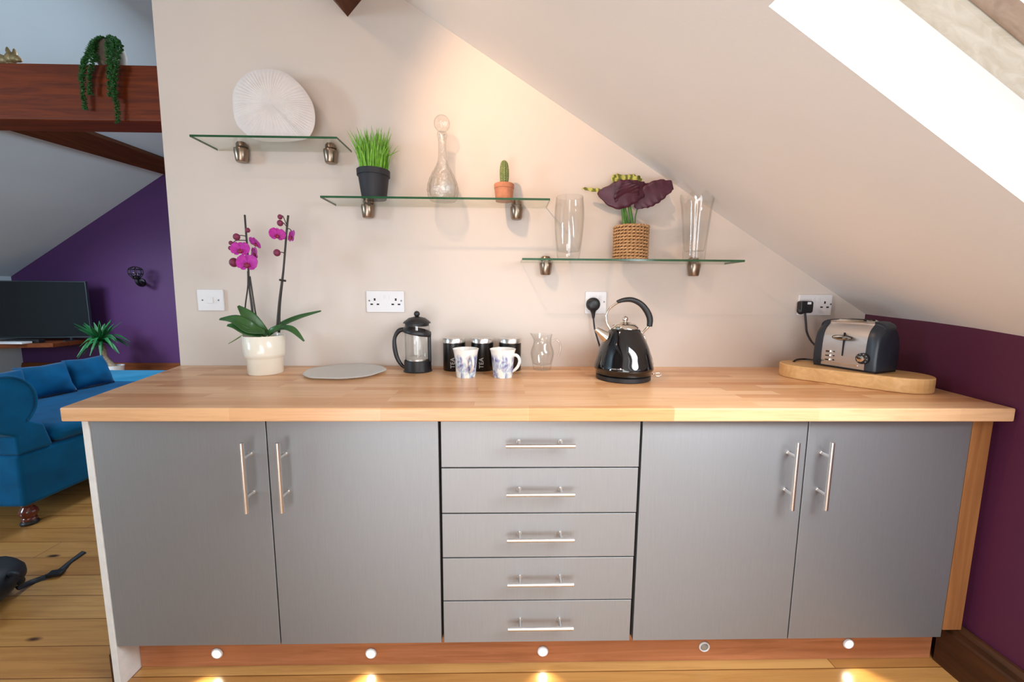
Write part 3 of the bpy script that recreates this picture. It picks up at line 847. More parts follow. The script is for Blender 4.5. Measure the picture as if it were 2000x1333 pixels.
# ---- vases on shelf 3
def vase_left():
    yc = -0.095; s = S(yc, 1.48); k = 1 / s; X = at(1110, 503, yc).x
    Z = lambda py: Z3 + (503.5 - py) * k
    out = [(20 * k, Z(503)), (22 * k, Z(498)), (25.5 * k, Z(470)), (28 * k, Z(440)), (28.5 * k, Z(412)), (26 * k, Z(384))]
    inn = [(25 * k, Z(384)), (27.3 * k, Z(412)), (26.8 * k, Z(440)), (24 * k, Z(470)), (20.5 * k, Z(488)), (0, Z(491))]
    bm = B(); lathe(bm, [(0, Z3 + .0005)] + smoothpath(out, 4) + smoothpath(inn[:-1], 3) + inn[-1:], (X, yc, 0), 56)
    tag(rebase(obj('glass_vase', bm, M['glass'], smooth=True, autosmooth=60), (X, yc, Z3)), 'smooth rounded clear glass vase left of the basket plant', 'vase')
def vase_right():
    yc = -0.097; s = S(yc, 1.48); k = 1 / s; X = at(1355, 504, yc).x
    Z = lambda py: Z3 + (506.5 - py) * k
    def sc(a, rr, z):
        t = max(0, (z - Z(420)) / (Z(384) - Z(420)))
        return (rr * (1 + 0.05 * abs(cos(4 * a)) + 0.03 * t * cos(8 * a)), z + t * t * 0.013 * cos(8 * a))
    out = [(19 * k, Z(506)), (20 * k, Z(500)), (21.5 * k, Z(470)), (25 * k, Z(430)), (28 * k, Z(400)), (31 * k, Z(386))]
    inn = [(29.5 * k, Z(386)), (26.2 * k, Z(400)), (23.2 * k, Z(430)), (19.8 * k, Z(470)), (17.5 * k, Z(488)), (0, Z(490))]
    bm = B(); lathe(bm, [(0, Z3 + .0005)] + smoothpath(out, 4) + smoothpath(inn[:-1], 3) + inn[-1:], (X, yc, 0), 96, fn=sc)
    tag(rebase(obj('glass_vase', bm, M['glass'], smooth=True, autosmooth=60), (X, yc, Z3)), 'flared ribbed clear glass vase with scalloped rim at the right end of the lowest shelf', 'vase')
vase_left(); vase_right()

# ---- basket plant
def basket_plant():
    yc = -0.085; s = S(yc, 1.45); k = 1 / s; X = at(1230.5, 504, yc).x
    Z = lambda py: Z3 + (505 - py) * k
    P = lambda px, py, dy=0.0: at(px, py, yc + dy)
    r = thing('basket_plant', 'purple and green leafy plant in a woven rope basket on the lowest glass shelf', 'potted plant', (X, yc, Z3))
    R_ = 31.5 * k; H = Z(439) - Z3
    bm = B(); lathe(bm, [(0, .001), (R_ * .94, .001), (R_ * .96, H * .98), (R_ * .86, H * .98), (R_ * .84, H * .8), (0, H * .8)], (X, yc, Z3), 40, mi=1)
    rows = 11; N = 13
    for j in range(rows):
        z = Z3 + H * (j + 0.5) / rows; rr = R_; rad = H / rows * 0.50
        for strand in (0, 1):
            pts = []
            for i in range(N * 6 + 1):
                a = 2 * pi * i / (N * 6); ph = N * a / 1 + j * pi + strand * pi
                pts.append((X + (rr + rad * .62 * cos(ph)) * cos(a), yc + (rr + rad * .62 * cos(ph)) * sin(a), z + rad * .5 * sin(ph)))
            tube(bm, pts, rad * .56, 6, mi=0, curve=False)
    obj('basket', bm, [M['rope'], M['rope_gap']], r, smooth=True)
    bz = -0.0
    # stalks
    stalks = [((1219, 440), (1217, 420), (1213, 395), (1200, 378), 3.2), ((1235, 440), (1231, 415), (1228, 398), (1222, 378), 3.6), ((1240, 440), (1241, 425), (1244, 410), (1247, 398), 1.2), ((1224, 442), (1221, 420), (1222, 395), (1228, 370), 2.2), ((1229, 442), (1224, 420), (1218, 405), (1208, 388), 2.2)]
    for st in stalks:
        bm = B(); tube(bm, [P(*q) for q in st[:4]], st[4] * k, 8); obj('stalk', bm, M['stalk'], r, smooth=True)
    def lf(pts, w, nrm, mats, ruffle=0.004):
        bm = B(); leaf(bm, pts, [x * k for x in w], nrm, 0.0006, 0.12, n=7, ruffle=ruffle, fq=7)
        obj('leaf', bm, mats, r, smooth=True)
    under, top = M['calathea_under'], M['calathea_top']
    lf([P(1222, 385, 0), P(1225, 370, .01), P(1222, 350, .03), P(1219, 342, .05)], [8, 24, 30, 14], (0.05, -1, 0.35), top)
    lf([P(1216, 378, 0), P(1190, 374, .01), P(1160, 372, .02), P(1137, 368, .03)], [2, 5, 6, 2.5], (0, -1, 0.9), top, 0.002)
    lf([P(1266, 366, -.03), P(1240, 374, -.05), P(1204, 381, -.05), P(1168, 377, -.03)], [7, 20, 25, 4], (0, -1, -0.25), under)
    lf([P(1228, 398, -.02), P(1226, 386, -.04), P(1222, 372, -.06), P(1219, 360, -.07)], [8, 22, 24, 8], (-.03, -1, -0.3), under)
    lf([P(1241, 407, -.02), P(1256, 391, -.03), P(1284, 373, -.04), P(1314, 362, -.04)], [4, 18, 20, 8], (-.05, -1, -0.2), under)
    lf([P(1212, 392, 0), P(1196, 387, .0), P(1180, 382, -.01), P(1167, 377, -.01)], [4, 9, 7, 2], (0, -1, -0.5), under, 0.002)
    lf([P(1222, 404, -.01), P(1212, 398, -.0), P(1204, 392, .01), P(1198, 384, .01)], [5, 9, 8, 2], (0, -1, 0), M['leaf'], 0.002)
    lf([P(1238, 392, .01), P(1262, 384, .03), P(1275, 372, .05), P(1262, 362, .06)], [6, 20, 18, 6], (0, -1, .3), under)
basket_plant()

# ------------------------------------------------------------------ sockets, plugs and cords
def wall_plate(px0, px1, py0, py1, name, label, cat='socket'):
    a_, b_ = at(px0, py1, 0), at(px1, py0, 0); c = (a_ + b_) / 2
    r = thing(name, label, cat, (c.x, 0, c.z))
    w_, h_ = b_.x - a_.x, b_.z - a_.z
    bm = B(); prism(bm, [(c.x + x, -0.0005, c.z + z) for x, z in rounded_rect(-w_ / 2, w_ / 2, -h_ / 2, h_ / 2, 0.004)], (0, -0.010, 0))
    obj('face_plate', bm, M['socket'], r, bevel=0.002)
    return r, c, w_, h_
def holes(r, cx, cz, w_=0.0):
    bm = B()
    box(bm, cx - 0.0035, cx + 0.0035, -0.0112, -0.0100, cz + 0.004, cz + 0.0145)
    for d in (-0.0135, 0.0135): box(bm, cx + d - 0.0055, cx + d + 0.0055, -0.0112, -0.0100, cz - 0.0145, cz - 0.0085)
    h = obj('socket_holes', bm, M['hole'], r); h['label'] = 'three dark pin holes'
def screws(r, xs, z):
    for x in xs:
        bm = B(); lathe(bm, [(0, -0.0104), (0.0038, -0.0104), (0.0034, -0.0118), (0, -0.0120)], (x, 0, z), 14, axis='y'); obj('screw', bm, M['screw'], r)
def rocker(r, x, z, w_=0.011, h_=0.019):
    bm = B(); prism(bm, [(x - w_ / 2, -.0100, z - h_ / 2), (x - w_ / 2, -.0125, z - h_ / 2), (x - w_ / 2, -.0150, z + h_ / 2), (x - w_ / 2, -.0100, z + h_ / 2)], (w_, 0, 0))
    obj('rocker_switch', bm, M['socket'], r)

r, c, w_, h_ = wall_plate(391, 438, 566, 607, 'switch_plate', 'white square fused switch plate on the wall left of the orchid', 'switch')
bm = B(); prism(bm, [(c.x + x, -0.0100, c.z + z) for x, z in rounded_rect(-0.026, 0.026, -0.016, 0.016, 0.003)], (0, -0.0012, 0)); obj('inset_plate', bm, M['socket'], r, bevel=0.0006)
bm = B(); box(bm, c.x - .012, c.x + .012, -.0145, -.0112, c.z - .013, c.z + .013); obj('rocker_switch', bm, M['socket'], r, bevel=0.001)
screws(r, (c.x - .034, c.x + .034), c.z)

r, c, w_, h_ = wall_plate(718, 790, 569, 610, 'double_socket', 'empty white double wall socket above the worktop left of the coffee press')
holes(r, c.x - 0.0455, c.z); holes(r, c.x + 0.0455, c.z); screws(r, (c.x - .069, c.x + .069), c.z + 0.004)
rocker(r, c.x - 0.011, c.z + .018); rocker(r, c.x + 0.011, c.z + .018)

r, c1, w_, h_ = wall_plate(1142, 1184, 570, 613, 'single_socket', 'white single wall socket with a round black plug behind the kettle')
screws(r, (c1.x + .036,), c1.z + .004); rocker(r, c1.x + 0.018, c1.z + .022)
r, c2, w_, h_ = wall_plate(1555, 1623, 576, 616, 'double_socket', 'white double wall socket with one square black plug, left of the toaster')
holes(r, c2.x + 0.042, c2.z + 0.002); screws(r, (c2.x - .069, c2.x + .069), c2.z + 0.004)
rocker(r, c2.x - 0.008, c2.z + .022); rocker(r, c2.x + 0.010, c2.z + .022)

# kettle plug and cord
pp = at(1159, 596, -0.03)
r = thing('power_cord', 'black cord with round plug hanging from the single socket behind the kettle', 'cord', (pp.x, -0.012, pp.z))
bm = B(); lathe(bm, [(0, -0.012), (0.029, -0.012), (0.030, -0.030), (0.026, -0.040), (0.014, -0.044), (0, -0.044)], (pp.x, 0, pp.z + .002), 24, axis='y')
tube(bm, [(pp.x, -.028, pp.z - .02), (pp.x + .001, -.028, pp.z - .036), (pp.x + .002, -.028, pp.z - 0.058)], [0.016, .009, .0055], 12, n=3)
obj('plug', bm, M['black'], r, smooth=True, autosmooth=50)
bm = B(); tube(bm, [(pp.x + .002, -.028, pp.z - 0.055), at(1161, 640, -.03), at(1164, 652, -.035), at(1170, 672, -.05), at(1180, 700, -.06), at(1200, 719, -.09), (at(1215, 728, -.13).x, -.13, WT + .005)], 0.0038, 8)
obj('cable', bm, M['black'], r, smooth=True)

# toaster plug and cord
pq = at(1574, 601, -0.03)
r = thing('power_cord', 'black cord with square plug running from the double socket to the toaster', 'cord', (pq.x, -0.012, pq.z))
bm = B(); prism(bm, [(pq.x + x, -0.0118, pq.z + z) for x, z in rounded_rect(-0.028, 0.026, -0.024, 0.028, 0.010)], (0, -0.028, 0))
ball(bm, (pq.x - .018, -.026, pq.z - .014), 0.017, sy=.75)
obj('plug', bm, M['black'], r, smooth=True, autosmooth=40, bevel=0.003)
bm = B(); box(bm, pq.x - 0.002, pq.x + 0.014, -0.0412, -0.0400, pq.z + 0.014, pq.z + 0.024); l = obj('plug_label', bm, M['white_box'], r); l['label'] = 'small white sticker on the plug'
bm = B(); tube(bm, [(pq.x, -.028, pq.z - 0.022), at(1574, 632, -.03), at(1576, 650, -.035), at(1584, 666, -.05), at(1592, 675, -.09), (2.505, -0.165, 0.985)], 0.0040, 8)
tube(bm, [at(1600, 705, -.26), on(1575, 702, .966), on(1556, 703, .968), on(1549, 709, .958), on(1551, 716, .925)], 0.0036, 8)
obj('cable', bm, M['black'], r, smooth=True)

# ------------------------------------------------------------------ orchid
def orchid():
    yc = -0.165; X = at(518, 700, yc).x; s = S(yc); k = 1 / s
    P = lambda px, py, dy=0.0: at(px, py, yc + dy)
    r = thing('potted_orchid', 'magenta moth orchid in a cream pot at the left end of the worktop', 'potted plant', (X, yc, WT))
    Z = lambda py: at(518, py, yc).z
    zt = Z(655)
    bm = B()
    prof = [(29.5 * k, WT + .0006), (30.5 * k, WT + .004), (31 * k, Z(700)), (32 * k, Z(697)), (34.5 * k, Z(694)), (35 * k, Z(690)), (36.5 * k, zt - .001), (36 * k, zt), (34 * k, zt), (33 * k, Z(665))]
    lathe(bm, [(0, WT + .0006)] + prof + [(0, Z(665))], (X, yc, 0), 56)
    obj('pot', bm, M['ceramic'], r, smooth=True, autosmooth=50)
    bm = B(); lathe(bm, [(0, Z(664)), (20 * k, Z(662)), (33 * k, Z(665)), (0, Z(668))], (X, yc, 0), 24); obj('bark', bm, M['soil'], r)
    def lf(pts, w, nrm):
        bm = B(); leaf(bm, pts, [x * k for x in w], nrm, 0.0012, 0.22, n=7); obj('leaf', bm, M['leaf'], r, smooth=True)
    lf([P(522, 655), P(505, 640, -.02), P(485, 618, -.03), P(465, 598, -.03)], [6, 11, 11, 2], (0.5, -1, 0.5))
    lf([P(518, 650, -.02), P(490, 642, -.05), P(460, 625, -.06), P(429, 624, -.06)], [6, 13, 10, 2], (0, -1, 1.1))
    lf([P(510, 656, -.03), P(486, 650, -.06), P(462, 638, -.07), P(444, 636, -.07)], [5, 8, 7, 2], (0, -1, .9))
    lf([P(528, 650), P(552, 634, .01), P(585, 620, .02), P(627, 608, .03)], [4, 7, 6, 1.5], (0.1, -1, 1.2))
    lf([P(528, 652, .0), P(550, 641, -.02), P(572, 645, -.03), P(594, 667, -.03)], [5, 5, 6, 1.5], (0.3, -1, .8))
    lf([P(524, 654, -.03), P(530, 646, -.04), P(541, 640, -.04), P(550, 634, -.03)], [4, 5, 4, 1.5], (0, -1, .6))
    # spikes
    for pts, rad in (([(497, 650, 0), (492, 600, .0), (487, 560, .0), (484, 500, 0.01), (481, 460, .01), (478, 420, .01)], 1.7),
                     ([(545, 650, 0), (546, 600, 0), (552, 545, 0), (556, 500, .01), (560, 450, .01), (563, 421, .01)], 1.9)):
        bm = B(); tube(bm, [P(*q) for q in pts], [rad * k * 1.25] * 2 + [rad * k] * 4, 8); obj('stem', bm, M['stem'], r, smooth=True)
    for pts, rad in (([(478, 645, .01), (479, 600, .01), (484, 560, .0), (484, 530, 0)], 1.3), ([(504, 640, .0), (497, 600, .0), (488, 540, .0)], 1.5), ([(540, 648, -.01), (545, 590, -.01), (553, 530, 0.0), (557, 490, 0)], 1.6)):
        bm = B(); tube(bm, [P(*q) for q in pts], rad * k, 8); obj('support_stake', bm, M['stem'], r, smooth=True)
    bm = B(); tube(bm, [P(546, 547, -.006), P(558, 549, -.006)], 2 * k, 8, curve=False); obj('clip', bm, M['stem'], r)
    bm = B(); tube(bm, [P(480, 652, .01), P(474, 655, .02), P(458, 665, .03), P(446, 672, .03)], [1.3 * k, 1.2 * k, 1 * k, .6 * k], 8); obj('air_root', bm, M['stalk'], r, smooth=True)
    def flower(px, py, size, yawd=0, tilt=0, dy=-.02, roll=0):
        c = P(px, py, dy); bm = B(); u = size * k
        rot = Matrix.Rotation(radians(yawd), 3, 'Z') @ Matrix.Rotation(radians(tilt), 3, 'X') @ Matrix.Rotation(radians(roll), 3, 'Y')
        def petal(ang, L, W, fwd=0.0):
            d = Vector((sin(radians(ang)), 0, cos(radians(ang))))
            pts = [c + rot @ (d * (L * u * t) + Vector((0, -fwd * u * (t ** 2) - .02 * u, 0))) for t in (0.02, .35, .7, 1.0)]
            leaf(bm, pts, [.12 * W * u, W * u * .85, W * u, W * u * .35], rot @ Vector((0, -1, 0)), 0.0005, 0.12, n=5)
        petal(0, .82, .34); petal(125, .8, .33); petal(-125, .8, .33)
        petal(72, 1.0, .62, .1); petal(-72, 1.0, .62, .1)
        f = obj('flower', bm, M['orchid'], r, smooth=True)
        bm = B(); base = c + rot @ Vector((0, -.12 * u, -.22 * u))
        ball(bm, base, .2 * u, 1.0, .8, 1.2, u=10, v=8)
        for sx in (-1, 1): ball(bm, c + rot @ Vector((sx * .2 * u, -.14 * u, -.18 * u)), .13 * u, .8, .8, 1.3, u=8, v=6)
        ball(bm, c + rot @ Vector((0, -.18 * u, 0.02 * u)), .08 * u, u=8, v=6)
        obj('lip', bm, M['orchid_lip'], f, smooth=True)['label'] = 'dark red flower centre'
    flower(470, 488, 17, 8, -8, -.03); flower(484, 515, 20, 0, -5, -.035); flower(499, 496, 15, -40, 0, -.015)
    flower(500, 475, 14, -30, 30, -.02, 25); flower(541, 459, 15, 50, 0, -.015, 5); flower(571, 463, 15, -42, -12, -.01, 0)
    def bud(px, py, rr, dy=-.005, sx=1, sz=1.1):
        bm = B(); ball(bm, P(px, py, dy), rr * k, sx, 1, sz, u=12, v=8); obj('bud', bm, M['bud'], r, smooth=True)
    for q in ((462, 463, 6), (484, 450, 4.2), (451, 475, 3.8), (450, 485, 3.8), (457, 513, 8), (547, 424, 4.4), (547, 436, 5.4), (541, 494, 6.2)): bud(*q)
    for seg in (((481, 462), (472, 460), (466, 461)), ((480, 470), (462, 470), (453, 476)), ((480, 478), (465, 482), (452, 485)), ((484, 510), (472, 508), (462, 512)), ((560, 440), (556, 430), (552, 422), (548, 423)), ((559, 442), (554, 436), (549, 436)), ((558, 466), (552, 464), (547, 461)), ((560, 448), (565, 447), (570, 452)), ((556, 495), (550, 493), (543, 494)), ((479, 452), (482, 450), (484, 450))):
        bm = B(); tube(bm, [P(x, y, .003) for x, y in seg], 0.8 * k, 6); obj('flower_stalk', bm, M['stem'], r, smooth=True)
orchid()

# ------------------------------------------------------------------ glass worktop saver
def saver():
    c = on(673, 729, WT + 0.012)
    c = Vector((0.551, -0.165, WT)); R0 = 0.155
    bm = B()
    def fn(a, rr, z): return (rr * (1 + 0.02 * sin(5 * a) + 0.012 * sin(9 * a + 1) + .03 * cos(2 * (a + .5))), z)
    lathe(bm, [(0, WT + .007), (R0 * .97, WT + .007), (R0, WT + .010), (R0 * .98, WT + .013), (R0 * .9, WT + .012), (0, WT + .012)], (c.x, c.y, 0), 90, fn=fn)
    r = thing('glass_board', 'round frosted textured glass board lying on the worktop beside the orchid', 'glass board', (c.x, c.y, WT))
    obj('glass_disc', bm, M['plate_glass'], r, smooth=True, autosmooth=50)
    for a in (0.6, 2.2, 3.9, 5.3):
        bm = B(); lathe(bm, [(0, .0003), (.008, .0003), (.007, .0068), (0, .0068)], (c.x + R0 * .82 * cos(a), c.y + R0 * .82 * sin(a), WT), 14)
        obj('foot', bm, M['glass'], r)
saver()

# ------------------------------------------------------------------ coffee press
def press():
    yc = -0.115; s = S(yc); k = 1 / s; X = at(816, 700, yc).x
    P = lambda px, py, dy=0.0: at(px, py, yc + dy)
    Z = lambda py: at(816, py, yc).z
    r = thing('coffee_press', 'black and glass coffee press with domed lid beside the storage tins', 'coffee press', (X, yc, WT))
    bm = B(); lathe(bm, [(0, WT + .0005), (27.5 * k, WT + .0005), (28 * k, WT + .003), (26.5 * k, WT + .006), (26 * k, Z(704)), (25 * k, Z(703)), (24.6 * k, WT + .01), (0, WT + .01)], (X, yc, 0), 48)
    obj('base', bm, M['black'], r, smooth=True, autosmooth=40)
    bm = B(); lathe(bm, [(0, WT + .011), (23.6 * k, WT + .011), (24 * k, WT + .014), (24 * k, Z(636)), (23.2 * k, Z(636)), (23.2 * k, WT + .015), (0, WT + .015)], (X, yc, 0), 48)
    obj('glass_beaker', bm, M['glass'], r, smooth=True, autosmooth=60)
    bm = B(); lathe(bm, [(0, Z(637)), (22.5 * k, Z(637)), (23 * k, Z(632)), (26.5 * k, Z(631.5)), (25.5 * k, Z(629)), (16 * k, Z(621.5)), (4 * k, Z(618.5)), (0, Z(618))], (X, yc, 0), 48)
    lid = obj('lid', bm, M['black'], r, smooth=True, autosmooth=50)
    bm = B(); ball(bm, (X, yc, Z(613.5)), 5.8 * k); tube(bm, [(X, yc, Z(619.5)), (X, yc, Z(615))], 2.2 * k, 10, curve=False); obj('knob', bm, M['black'], lid, smooth=True)
    bm = B(); tube(bm, [(X, yc, Z(637)), (X, yc, Z(702))], 1.1 * k, 10, curve=False)
    lathe(bm, [(0, Z(704)), (22.5 * k, Z(704)), (22.5 * k, Z(700)), (3 * k, Z(699)), (0, Z(699))], (X, yc, 0), 32)
    obj('plunger', bm, M['steel'], r, smooth=True, autosmooth=40)
    # frame: sloping collar, right strut, handle
    bm = B()
    pts = []
    for i in range(33):
        a = 2 * pi * i / 32
        x = cos(a) * 24.8 * k; y = sin(a) * 24.8 * k
        pts.append((X + x, yc + y, Z(648) - x * 0.20))
    tube(bm, pts, 5.2 * k, 8, curve=False, flat=.45)
    xr = X + 24.5 * k
    tube(bm, [(xr - .001, yc - .008, Z(652)), (xr - .001, yc - .008, Z(680)), (xr - .001, yc - .008, Z(708))], 3.4 * k, 10, flat=.6)
    obj('frame', bm, M['black'], r, smooth=True)
    bm = B(); tube(bm, [P(794, 644), P(780, 646), P(771, 660), P(771, 680), P(776, 700), P(785, 714), P(793, 719)], [4.2 * k, 4.6 * k, 3.6 * k, 4.4 * k, 4.2 * k, 3.4 * k, 3.2 * k], 12)
    obj('handle', bm, M['black'], r, smooth=True)
press()

# ------------------------------------------------------------------ storage tins
def tin():
    r = thing('storage_tin', '', 'storage tin', (0, 0, 0), 'black tea tins')
    R_ = 0.0475; H = 0.137
    bm = B(); lathe(bm, [(0, .0004), (R_ * .96, .0004), (R_ * .985, .002), (R_ * .985, H - .020), (0, H - .020)], (0, 0, 0), 56)
    obj('body', bm, M['tin_black'], r, world=False, smooth=True, autosmooth=40)
    bm = B(); lathe(bm, [(0, H - .0198), (R_, H - .0198), (R_ * 1.01, H - .0175), (R_, H - .015), (R_, H - .0015), (R_ * .98, H), (0, H)], (0, 0, 0), 56)
    obj('lid', bm, M['steel'], r, world=False, smooth=True, autosmooth=40)['label'] = 'brushed steel lid'
    return r
def dup(root, loc, label=None, rotz=None):
    c = root.copy(); COL.objects.link(c); c.location = loc
    if label: c['label'] = label
    if rotz is not None: c.rotation_euler = (0, 0, rotz)
    for ch in list(root.children):
        d = ch.copy(); COL.objects.link(d); d.parent = c
        for g in list(ch.children):
            e = g.copy(); COL.objects.link(e); e.parent = d
    return c
t0 = tin()
tins = [(887.5, 'leftmost of the three black lidded tins, printed TEA, behind the left mug', -1),
        (942, 'middle one of the three black lidded tins, printed TEA, between the two mugs', 0),
        (996, 'rightmost of the three black lidded tins, behind the mug with visible handle', 1)]
for i, (px, lab, _) in enumerate(tins):
    p = at(px, 700, -0.082)
    o = t0 if i == 0 else dup(t0, (p.x, -0.082, WT), lab)
    o.location = (p.x, -0.082, WT); o['label'] = lab
T_ = [o for o in COL.objects if o.name.startswith('storage_tin')]
for o in T_[:2]:
    off = 0.35 if o is T_[0] else 0.0
    rr = 0.0475 * .985 + 0.0004
    fn = (lambda off: (lambda x, y: Vector((rr * sin(-y / rr + (-0.02) - off * 0.0), -rr * cos(-y / rr - off * 0.0), 0.036 + x))))(off)
    text_mesh('lettering', 'TEA', 0.026, M['print'], o, fn)['label'] = 'pale TEA lettering running up the tin'

# ------------------------------------------------------------------ mugs
def mug():
    r = thing('mug', '', 'mug', (0, 0, 0), 'lavender print mugs')
    out = [(.0365, .0005), (.038, .003), (.040, .03), (.0435, .07), (.0465, .095), (.0505, .1105)]
    inn = [(.0490, .1110), (.0445, .095), (.0412, .07), (.0378, .03), (.034, .010)]
    bm = B(); lathe(bm, [(0, .0005)] + smoothpath(out, 4) + smoothpath(inn, 3) + [(0, .008)], (0, 0, 0), 56)
    obj('cup', bm, M['mug'], r, world=False, smooth=True, autosmooth=60)
    bm = B(); tube(bm, [(.042, 0, .088), (.056, 0, .089), (.067, 0, .080), (.070, 0, .064), (.063, 0, .046), (.052, 0, .033), (.039, 0, .024)], [.0065, .0065, .006, .006, .006, .0055, .005], 12, flat=0.8)
    obj('handle', bm, M['mug'], r, world=False, smooth=True)
    return r
m0 = mug(); pm = at(910, 715, -0.225)
m0.location = (pm.x, -0.225, WT); m0.rotation_euler = (0, 0, radians(-62)); m0['label'] = 'left lavender print china mug, handle turned toward the viewer'
pm2 = at(982, 716, -0.228)
dup(m0, (pm2.x, -0.228, WT), 'right lavender print china mug, handle pointing to the right', radians(-24))

# ------------------------------------------------------------------ small glass jug
def jug():
    yc = -0.075; s = S(yc); k = 1 / s; X = at(1059, 690, yc).x
    P = lambda px, py, dy=0.0: at(px, py, yc + dy)
    Z = lambda py: at(1059, py, yc).z
    r = thing('glass_jug', 'small clear glass milk jug beside the rightmost tin', 'jug', (X, yc, WT))
    out = [(17 * k, WT + .0005), (19 * k, Z(712)), (22.5 * k, Z(695)), (22.5 * k, Z(686)), (18 * k, Z(672)), (17.5 * k, Z(664)), (19.5 * k, Z(653))]
    inn = [(18.6 * k, Z(653)), (16.4 * k, Z(664)), (17 * k, Z(672)), (21.2 * k, Z(686)), (21.2 * k, Z(695)), (17.5 * k, Z(711))]
    def lipf(a, rr, z):
        t = max(0, (z - Z(664)) / (Z(653) - Z(664))); d = max(0, cos(a - pi)) ** 6
        return (rr * (1 + .28 * t * d), z + .004 * t * d)
    bm = B(); lathe(bm, [(0, WT + .0005)] + smoothpath(out, 4) + smoothpath(inn, 3) + [(0, Z(715))], (X, yc, 0), 48, fn=lipf)
    obj('body', bm, M['glass'], r, smooth=True, autosmooth=60)
    bm = B(); tube(bm, [P(1077, 668), P(1086, 664), P(1094, 672), P(1094, 686), P(1090, 697)], 2.3 * k, 10); obj('handle', bm, M['glass'], r, smooth=True)
jug()

# ------------------------------------------------------------------ kettle
def kettle():
    yc = -0.25; s = S(yc); k = 1 / s; X = at(1218, 700, yc).x
    P = lambda px, py, dy=0.0: at(px, py, yc + dy)
    Z = lambda py: at(1218, py, yc).z
    r = thing('kettle', 'glossy black pyramid kettle with arched handle and chrome spout on the worktop', 'kettle', (X, yc, WT))
    bm = B(); lathe(bm, [(0, WT + .0005), (51 * k, WT + .0005), (53 * k, WT + .003), (53 * k, WT + .017), (50 * k, WT + .021), (0, WT + .021)], (X, yc, 0), 64)
    obj('power_base', bm, M['black'], r, smooth=True, autosmooth=40)
    prof = [(52 * k, WT + .0215), (54.5 * k, WT + .024), (55 * k, WT + .036), (57.5 * k, WT + .041), (57.5 * k, WT + .050), (54 * k, WT + .075), (47.5 * k, Z(679)), (38.5 * k, Z(660)), (32 * k, Z(648)), (29 * k, Z(643.5)), (27.5 * k, Z(642.5))]
    bm = B(); lathe(bm, [(0, WT + .0215), prof[0], prof[1], prof[2]] + smoothpath(prof[3:], 5) + [(0, Z(642.5))], (X, yc, 0), 80)
    obj('body', bm, M['black_gloss'], r, smooth=True, autosmooth=40)
    bm = B(); lathe(bm, [(0, Z(642)), (26.5 * k, Z(642)), (26 * k, Z(639)), (21 * k, Z(633.5)), (13 * k, Z(631.5)), (0, Z(631))], (X, yc, 0), 56)
    lid = obj('lid', bm, M['chrome'], r, smooth=True, autosmooth=50); lid['label'] = 'chrome lid'
    bm = B(); lathe(bm, [(13.5 * k, Z(632)), (11 * k, Z(629.8)), (3.5 * k, Z(629)), (3.2 * k, Z(626.5)), (0, Z(626.5))], (X, yc, 0), 32); ball(bm, (X, yc, Z(623.5)), 6 * k)
    obj('lid_knob', bm, M['chrome'], lid, smooth=True, autosmooth=50)
    # spout
    bm = B()
    a0, a1 = P(1189, 662, -.0), P(1164, 643, -.0)
    tube(bm, [a0, (a0 + a1) / 2, a1], [14 * k, 9 * k, 4.5 * k], 20, curve=False)
    obj('spout', bm, M['chrome'], r, smooth=True, autosmooth=50)['label'] = 'chrome spout'
    # handle
    bm = B(); tube(bm, [P(1193, 645), P(1186, 633), P(1184, 617), P(1190, 604), P(1204, 593), P(1212, 590)], [2.6 * k, 2.2 * k, 2.0 * k, 2.2 * k, 2.4 * k, 2.4 * k], 12); obj('handle_arm', bm, M['chrome'], r, smooth=True)
    bm = B(); tube(bm, [P(1254, 652), P(1259, 646), P(1266, 638), P(1268, 630)], [2.6 * k, 2.4 * k, 3 * k, 3 * k], 12)
    obj('handle_arm', bm, M['chrome'], r, smooth=True)
    bm = B(); tube(bm, [P(1205, 590.5), P(1218, 586.5), P(1234, 586), P(1250, 593), P(1262, 606), P(1269, 622), P(1268.5, 638)], [3.2 * k, 4.4 * k, 5.0 * k, 5.6 * k, 6 * k, 6 * k, 5.2 * k], 16, flat=1.1)
    obj('handle_grip', bm, M['black'], r, smooth=True)['label'] = 'matte black grip'
    # gauge strip on the right flank
    bm = B(); tube(bm, [P(1257, 655, -.004), P(1262, 672, -.004), P(1269, 692, -.004), P(1275, 712, -.004)], [1.6 * k, 2.2 * k, 2.2 * k, 1.5 * k], 10, flat=2.2)
    obj('water_gauge', bm, M['chrome'], r, smooth=True)['label'] = 'silver gauge strip'
    bm = B(); tube(bm, [P(1274, 731), P(1279, 731)], 1.4 * k, 8, curve=False)
    pts = [P(1285 + 6.5 * cos(t * pi / 8), 732 + 3.2 * sin(t * pi / 8)) for t in range(17)]
    tube(bm, pts, 1.1 * k, 8, curve=False)
    obj('switch_lever', bm, M['chrome'], r, smooth=True)
    zc = WT + .048
    def onbody(x, y):
        rr = 57.6 * k + .0006 - max(0, y) * .18; a = (x - 0.055) / rr
        return Vector((rr * sin(a), -rr * cos(a), zc - WT + 0.006 + y))
    text_mesh('brand_lettering', 'morphy richards', 0.0072, M['print'], r, onbody)
    bm = B(); lathe(bm, [(0, 0), (.0028, 0), (.0028, .0008), (0, .0008)], (0, 0, 0), 14, axis='y')
    for v in bm.verts: v.co = onbody(0.013 + v.co.x, v.co.z + .002) + Vector((0, v.co.y, 0))
    obj('brand_mark', bm, M['print'], r, world=False)
kettle()

